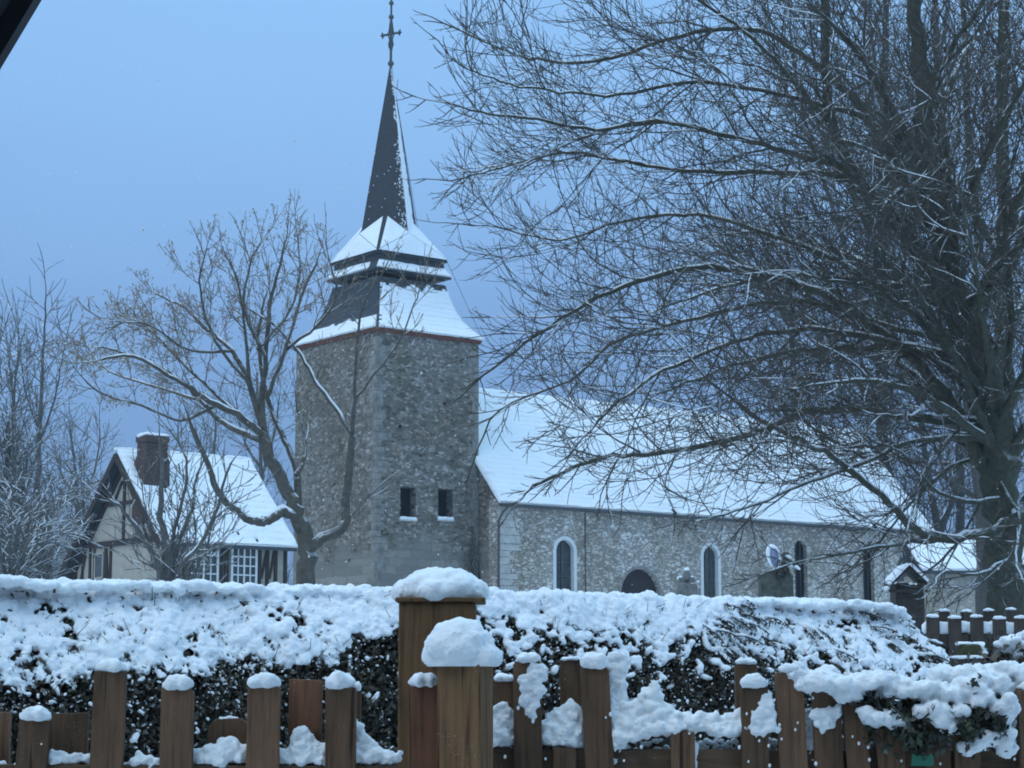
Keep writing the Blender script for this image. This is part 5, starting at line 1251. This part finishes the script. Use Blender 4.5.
build_front_left()
def build_posts():
    # tall rear post
    Y = 6.35; c = P(437, 602, Y); w_ = 76 * Y / F
    t = thing('gate_post', 'tall thick timber gate post with cap board under a broad snow dome', 'gate post', (c.x, Y + w_ / 2, 0))
    m = MB(); m.box((c.x, Y + w_ / 2, c.z / 2), (w_, w_, c.z)); m.build('shaft', WOODP, t, bevel=.006)
    w2 = 92 * Y / F; c2 = P(441, 602, Y); m = MB(); m.box((c.x + .01, Y + w_ / 2, c.z + .0072), (w2 * .97, w2 * .92, .014)); m.build('cap_board', WOODP, t, bevel=.004)
    zt = c.z + .0145; h_ = P(441, 566, Y).z - zt; rng = random.Random(2); bl = []
    for _ in range(110):
        a = rng.uniform(0, 6.28); r = rng.random() ** .5; rr = .046
        x = r * math.cos(a); y = r * math.sin(a); hz = h_ * max(.12, (1 - abs(x) ** 4) * (1 - .6 * abs(y) ** 3)) 
        bl.append((Vector((c.x + .01 + x * (w2 / 2 - .03), Y + w_ / 2 + y * (w2 / 2 - .035), zt + max(.02, hz - rr * .9))), (rr * 1.1, rr, rr * .95), None))
    bl.append((Vector((c.x + .01, Y + w_ / 2, zt + .01)), (w2 * .49, w2 * .46, h_ * .9), None))
    snow_lump('snow_cap', bl, .008, t, SNOW, .006, 30, 4, flat=zt - .012)
    # front shorter post, turned a little
    Y = 5.62; c = P(465, 662, Y); w_ = .125
    t = thing('gate_post', 'shorter timber gate post in front of the tall one, under its own snow dome', 'gate post', (c.x, Y + .08, 0))
    M = Matrix.Rotation(R(-18), 3, 'Z'); m = MB(); m.box((c.x, Y + .08, c.z / 2), (w_, w_, c.z), M=M); m.build('shaft', WOODP, t, bevel=.005)
    zt = c.z; cxx = P(461, 662, Y).x; h_ = P(461, 618, Y).z - zt; w2 = 75 * Y / F; bl = []
    for _ in range(90):
        a = rng.uniform(0, 6.28); r = rng.random() ** .5; rr = .038; x = r * math.cos(a); y = r * math.sin(a)
        hz = h_ * max(.1, (1 - abs(x + .08) ** 3.2) * (1 - .5 * abs(y) ** 3))
        bl.append((Vector((cxx + x * (w2 / 2 - .025), Y + .08 + y * .075, zt + max(.012, hz - rr * .9))), (rr * 1.1, rr, rr), None))
    bl.append((Vector((cxx, Y + .08, zt)), (w2 * .46, .085, h_ * .85), None))
    snow_lump('snow_cap', bl, .007, t, SNOW, .006, 34, 3, flat=zt - .012)
    # single reddish picket in front of the tall post
    t2 = thing('gate_picket', 'reddish narrow upright with a small snow cap between the two gate posts', 'wooden upright', (P(423, 700, 5.75).x, 5.75, 0))
    picket(t2, 409, 438, 686, 5.75, WOODR, .045, 0, thick=.04, nm='board')
build_posts()

def build_front_right():
    t = thing('picket_fence', 'picket fence with snow plastered on its boards, right of the gate posts', 'fence', P(760, 768, YF).xy.to_3d())
    rail(t, 490, 1110, 748, 752, YF + .03); rail(t, 490, 1110, 1010, 1012, YF + .03)
    S = WOOD
    front = ((513, 541, 662, .035, -.01, S, .006), (580.5, 609, 668, .055, -.045, S, 0), (671, 695, 732, 0, 0, S, 0), (741, 768, 687, .045, .0, S, 0), (775, 803, 672, .03, -.035, S, .01), (812, 840, 680, .05, -.02, S, .005), (843, 866, 705, 0, -.05, S, 0), (876, 903, 729, 0, -.05, S, 0), (954, 980, 735, 0, .0, S, 0), (1018, 1046, 690, .03, 0, S, 0), (553, 576, 748, 0, 0, S, 0), (924, 950, 742, 0, -.03, S, 0))
    for a, b, y, sn, ln, mt, sx in front: picket(t, a, b, y, YF, mt, sn, ln, thick=.03, snx=sx)
    back = ((494, 514, 681, .03, WOOD), (560, 583, 660, .012, WOOD), (640, 662, 697, 0, WOOD), (735, 757, 664, .02, WOOD), (860, 890, 700, 0, WOOD), (700, 735, 752, 0, WOOD), (600, 640, 752, 0, WOOD), (905, 935, 700, 0, WOOD), (990, 1012, 735, 0, S), (780, 812, 752, 0, WOOD))
    for a, b, y, sn, mt in back: picket(t, a, b, y, YF + .078, mt, sn, 0, nm='back_picket')
    # rail snow with heaps
    snow_pile('rail_snow', t, [(490, 712, 748), (500, 705, 746), (505, 696, 746), (512, 718, 748)], YF + .04, .05)
    snow_pile('rail_snow', t, [(538, 728, 742), (548, 716, 745), (556, 708, 748), (566, 703, 748), (574, 700, 748), (581, 712, 748)], YF + .045, .05, fw=.008)
    snow_pile('rail_snow', t, [(612, 652, 768), (624, 654, 768)], YF + .05, .035, rough=.6)
    snow_pile('rail_snow', t, [(610, 700, 750), (630, 704, 742), (645, 692, 738), (650, 685, 738), (658, 686, 738), (664, 702, 738), (680, 712, 733), (700, 714, 733), (722, 716, 735), (736, 712, 736), (744, 704, 736)], YF + .035, .055, fw=.008, rough=1.4)
    # snow stuck to board faces
    snow_pile('face_snow', t, [(524, 676, 708), (531, 668, 718), (538, 660, 708), (541, 656, 680)], YF + .004, .02, rough=1.6, voxel=.005)
    snow_pile('face_snow', t, [(752, 724, 735), (760, 704, 735), (768, 692, 735), (774, 714, 735), (777, 724, 733)], YF + .004, .022, rough=1.6, voxel=.005)
    snow_pile('face_snow', t, [(789, 664, 678), (797, 660, 694), (805, 672, 690), (810, 684, 688)], YF + .01, .05, rough=1.4, voxel=.005)
    snow_pile('face_snow', t, [(806, 705, 756), (813, 712, 764)], YF + .05, .03, rough=1.4, voxel=.005)
    snow_pile('face_snow', t, [(818, 712, 728), (828, 706, 730), (838, 708, 722)], YF + .0, .025, rough=1.8, voxel=.005)
    snow_pile('face_snow', t, [(690, 742, 766), (697, 738, 768)], YF + .03, .02, rough=1.6, voxel=.005)
    snow_pile('face_snow', t, [(1002, 700, 770), (1012, 720, 770)], YF + .05, .03, rough=1.6, voxel=.005)
    # frost dabs low on the back boards
    rng = random.Random(17); bl = []
    for _ in range(420):
        px = rng.choice((rng.uniform(490, 512), rng.uniform(540, 552), rng.uniform(574, 584), rng.uniform(610, 672), rng.uniform(696, 742), rng.uniform(766, 776), rng.uniform(862, 950))); py = 740 + abs(rng.gauss(0, 12))
        r = rng.uniform(.003, .009); bl.append((P(px, py, YF + .07), (r * 1.3, r, r), None))
    for _ in range(60):
        px = rng.uniform(500, 1020); py = rng.uniform(690, 766); r = rng.uniform(.003, .006); bl.append((P(px, py, YF - .003), (r, r * .6, r * 1.3), None))
    V, Fc = blobs_mesh(bl, 1); link_mesh('frost_dabs', V, Fc, SNOW, t, True)
build_front_right()

def build_ivy_on_fence():
    t = thing('evergreen_creeper', 'dark glossy creeper sprawling over the right fence under a thick roll of snow', 'creeper', (P(920, 768, YF).x, YF - .05, 0))
    rng = random.Random(23); m = MB(); lf = []
    for k in range(46):
        a = rng.uniform(850, 1012); y0 = np.interp(a, [850, 900, 1012], [690, 705, 700]); p = P(a, y0, YF + rng.uniform(-.05, .05)); d = Vector((rng.gauss(0, .5), rng.uniform(-.6, .1), rng.uniform(-1, .2))).normalized(); pts = [p]
        for i in range(6):
            d = (d + Vector((rng.gauss(0, .25), rng.gauss(0, .15), -.12))).normalized(); p = p + d * rng.uniform(.015, .03); pts.append(p)
            for _ in range(3): lf.append(p + Vector([rng.gauss(0, .012) for _ in range(3)]))
        m.tube(pts, [.0035] * 7, 4, False)
    for (x, y) in ((920, 748), (915, 742), (925, 740), (868, 706), (872, 700), (905, 718), (985, 722), (995, 728)):
        for _ in range(16): lf.append(P(x + rng.gauss(0, 5), y + rng.gauss(0, 6), YF - .04 + rng.gauss(0, .01)))
    m.build('stems', m_plain('creeper_stem', (.04, .035, .025)), t)
    V, Fc = leaf_cloud(lf, .029, .016, rng, droop=.3); link_mesh('leaves', V, Fc, LEAF2, t)
    # the long snow roll
    def roll(prof, dep, seed, Y0=YF - .01):
        rg = random.Random(seed); bl = []; xs = [p[0] for p in prof]; px = xs[0]
        while px < xs[-1]:
            yt = np.interp(px, xs, [p[1] for p in prof]); yb = np.interp(px, xs, [p[2] for p in prof])
            for _ in range(4):
                py = rg.uniform(yt + 5, max(yt + 6, yb - 5)); r = rg.uniform(.011, .024); bl.append((P(px + rg.uniform(-3, 3), py, Y0 + rg.uniform(-1, 1) * dep), (r * 1.2, r * 1.3, r), None))
            px += 3.4
        return bl
    bl = roll([(838, 676, 700), (856, 676, 704), (872, 671, 690), (885, 668, 696), (900, 676, 698), (925, 680, 700), (950, 682, 702), (968, 676, 706), (985, 672, 712), (1000, 674, 722), (1012, 680, 724)], .05, 1)
    bl += roll([(940, 664, 680), (955, 668, 684), (985, 664, 690), (1000, 660, 684), (1030, 664, 690)], .05, 2, YF + .08)
    bl += roll([(920, 706, 718), (930, 700, 718), (945, 704, 732), (955, 702, 734), (960, 700, 712)], .02, 3, YF - .05)
    bl += roll([(862, 706, 716), (875, 708, 726), (890, 712, 728), (900, 716, 724)], .02, 4, YF - .04)
    bl += roll([(968, 742, 748), (985, 734, 744), (1000, 726, 740), (1010, 722, 768)], .02, 5, YF - .02)
    bl += roll([(812, 672, 690), (828, 668, 694), (842, 676, 700)], .04, 6)
    snow_lump('snow_roll', bl, .006, t, SNOW, .009, 34, 1)
    g = MB(); Y = YF - .045
    a = [(911, 766), (934, 766), (934, 758), (931, 753), (927, 757), (922, 754), (917, 756), (912, 753)]
    n = len(a); g.add([P(x, y, Y) for x, y in a] + [P(x, y, Y + .006) for x, y in a], [list(range(n)), [n + i for i in range(n)][::-1]] + [[i, (i + 1) % n, n + (i + 1) % n, n + i] for i in range(n)])
    m_g, N_, K_, b_ = mat('green_plastic', .5, .4); b_.inputs['Base Color'].default_value = (.035, .15, .10, 1)
    c = P(922, 766, Y); o = g.build('green_plant_label', m_g, loc=c, bevel=.001)
    tag(o, 'small green plastic label with notched top fixed low on the right fence boards', 'label')
build_ivy_on_fence()

def build_back_fence():
    Y = 15.8
    t = thing('picket_fence', 'dark distant picket fence with snowy rail at the right edge beyond the hedge end', 'fence', (P(985, 640, Y).x, Y, gz(3.7, Y)))
    zb = gz(3.7, Y) + .05; rng = random.Random(3)
    xs = [933, 955, 977, 999.5, 1021, 1043, 1065, 1087]
    for i, x in enumerate(xs):
        picket(t, x - 6.5, x + 6.5, 618 + rng.uniform(-1.5, 1.5) , Y, WOODD, .03, rng.gauss(0, .01), thick=.03, z0=zb)
        picket(t, x + 6, x + 17, 611 + rng.uniform(-1.5, 1.5), Y + .09, WOODD, .025, rng.gauss(0, .01), thick=.03, z0=zb, nm='back_picket')
    rail(t, 925, 1100, 634, 634, Y + .04, .1, .05, WOODD); rail(t, 925, 1100, 700, 700, Y + .04, .1, .05, WOODD)
    bl = []
    a, b = P(925, 628, Y + .06), P(1100, 628, Y + .06)
    for i in range(90):
        p = a.lerp(b, i / 89); bl.append((p + UP * rng.uniform(-.01, .01), (.03, .035, .05), None))
    snow_lump('rail_snow', bl, .012, t, SNOW, .008, 20, 2)
    # mossy stump post with a snowy ledge
    Y = 11.5; c = P(970, 664, Y)
    t = thing('mossy_post', 'short mossy wooden post with snowy crossboard between hedge end and far fence', 'post', (c.x, Y, 0))
    m = MB(); m.box((c.x, Y, P(970, 645, Y).z / 2), (.11, .11, P(970, 645, Y).z)); m.build('shaft', m_plain('mossy_wood', (.07, .075, .04), .9, .1, .4, 20), t, bevel=.006)
    m = MB(); a, b = P(950, 661, Y - .07), P(992, 660, Y - .07); m.beam(a, b, .07, .03, (0, 1, 0)); m.build('crossboard', WOODD, t, bevel=.004)
    bl = [(P(958 + i * 3, 644, Y) if i < 9 else P(952 + (i - 9) * 3, 657, Y - .07), (.018, .03 if i > 8 else .05, .012), None) for i in range(22)]
    bl += [(P(983 + k * .6, 645 + k * 2.2, Y - .05), (.016, .02, .016), None) for k in range(6)]
    snow_lump('snow', bl, .008, t, SNOW, .005, 30, 2)
    # little evergreen in front of that fence at the far right
    Y = 9.5; c = P(1015, 660, Y); t = thing('snowy_evergreen', 'small dark evergreen with white clumps at the right edge before the far fence', 'bush', (c.x, Y, 0))
    rng = random.Random(33)
    pts = [P(1020 + rng.gauss(0, 20), 668 - abs(rng.gauss(0, 14)) + rng.uniform(0, 60), Y + rng.gauss(0, .12)) for _ in range(2600)]
    V, Fc = leaf_cloud(pts, .05, .025, rng); link_mesh('foliage', V, Fc, LEAF, t)
    m = MB(); m.tube([Vector((c.x + .05, Y, 0)), P(1022, 690, Y), P(1018, 650, Y)], [.03, .02, .01], 6); m.build('stem', HEDGEC, t)
    bl = [(P(x + rng.gauss(0, 2), y + rng.gauss(0, 1.5), Y - .12 + rng.gauss(0, .03)), (.028, .03, .018), None) for x, y in ((1003, 644), (1008, 641), (1013, 645), (1018, 640), (1022, 636), (1016, 652), (1021, 655), (1010, 640), (1005, 648), (1026, 642), (1030, 650)) for _ in range(3)]
    snow_lump('snow', bl, .008, t, SNOW, .006, 30, 1)
build_back_fence()

# ------------------------------------------------------------------ roof corner of the porch the viewer stands beside, plus added light blockers
def build_porch():
    Y = 3.0; a, b = P(43, -2, Y), P(-3, 75, Y); d = (a - b).normalized()
    e0 = b - d * 1.3; e1 = a + d * 1.2; out = Vector((0, 1, 0)).cross(d).normalized()
    out = out if out.x < 0 else -out      # away from the picture, up and to the left
    t = thing('porch_roof', 'dark sloping roof edge of a porch cutting the top left corner of the view', 'porch', (e0.x - .3, Y - .5, 0))
    m = MB(); q = [e0, e1, e1 + out * .16, e0 + out * .16]; m.hexa([p for p in q] + [p - Vector((0, .03, 0)) for p in q])
    DK = m_plain('dark_stained_board', (.022, .022, .026), .7, .3, .25, 14)
    m.build('bargeboard', DK, t)
    m = MB(); q = [p - Vector((0, .031, 0)) for p in (e0 + out * .03, e1 + out * .03, e1 + out * .10, e0 + out * .10)]; m.hexa(q + [p - Vector((0, 2.2, 0)) for p in q])
    m.build('roof_deck', DK, t)
    m = MB(); px = e0.x + .02
    for yy in (Y - .1, Y - 2.1): m.box((e0.x + .05 - .06, yy, (e0.z + .1) / 2), (.1, .1, e0.z + .08)) if yy > 2 else m.box((e0.x - .01, yy, (e0.z + .1) / 2), (.1, .1, e0.z + .08))
    m.build('support_posts', DK, t)
    m = MB(); m.box((0, -1.9, 3.2), (22, .3, 6.4)); m.build('unseen_shading_wall', m_plain('shading_wall_brown', (.12, .10, .085), .9, .1, .2, 2), t)  # unseen wall behind the camera, added to darken the near fence fronts
    m = MB(); q = [Vector(p) for p in ((e0.x - 2.5, -1.74, 3.3), (3.2, -1.74, 3.3), (3.2, 1.2, 2.75), (e0.x - 2.5, 1.2, 2.75))]; m.hexa(q + [p + UP * .08 for p in q]); m.build('unseen_shading_canopy', DK, t)  # unseen canopy over the camera, added to hold back sky light
build_porch()

# ------------------------------------------------------------------ a few flakes in the air
def flakes():
    rng = random.Random(77); bl = []
    for _ in range(420):
        Y = rng.uniform(4, 34); p = P(rng.uniform(-60, 1090), rng.uniform(60, 800), Y); r = rng.uniform(.0016, .0032) * (1 + Y / 22)
        if p.z > .1: bl.append((p, (r, r, r * 1.2), None))
    V, Fc = blobs_mesh(bl, 1); o = link_mesh('falling_snow', V, Fc, SNOW); tag(o, 'sparse tiny snowflakes drifting in the air', 'snowflakes', kind='stuff')
flakes()

for o in list(SC.objects):
    if o.name.split('.')[0] in ('spray_snow', 'frost_dabs', 'shoots', 'spire_snow', 'snow_clumps', 'sprays', 'spray_leaves', 'foliage', 'leaves', 'evergreen_sprays', 'seed_clusters', 'snow_blanket', 'ledge_snow'): o['kind'] = 'stuff'
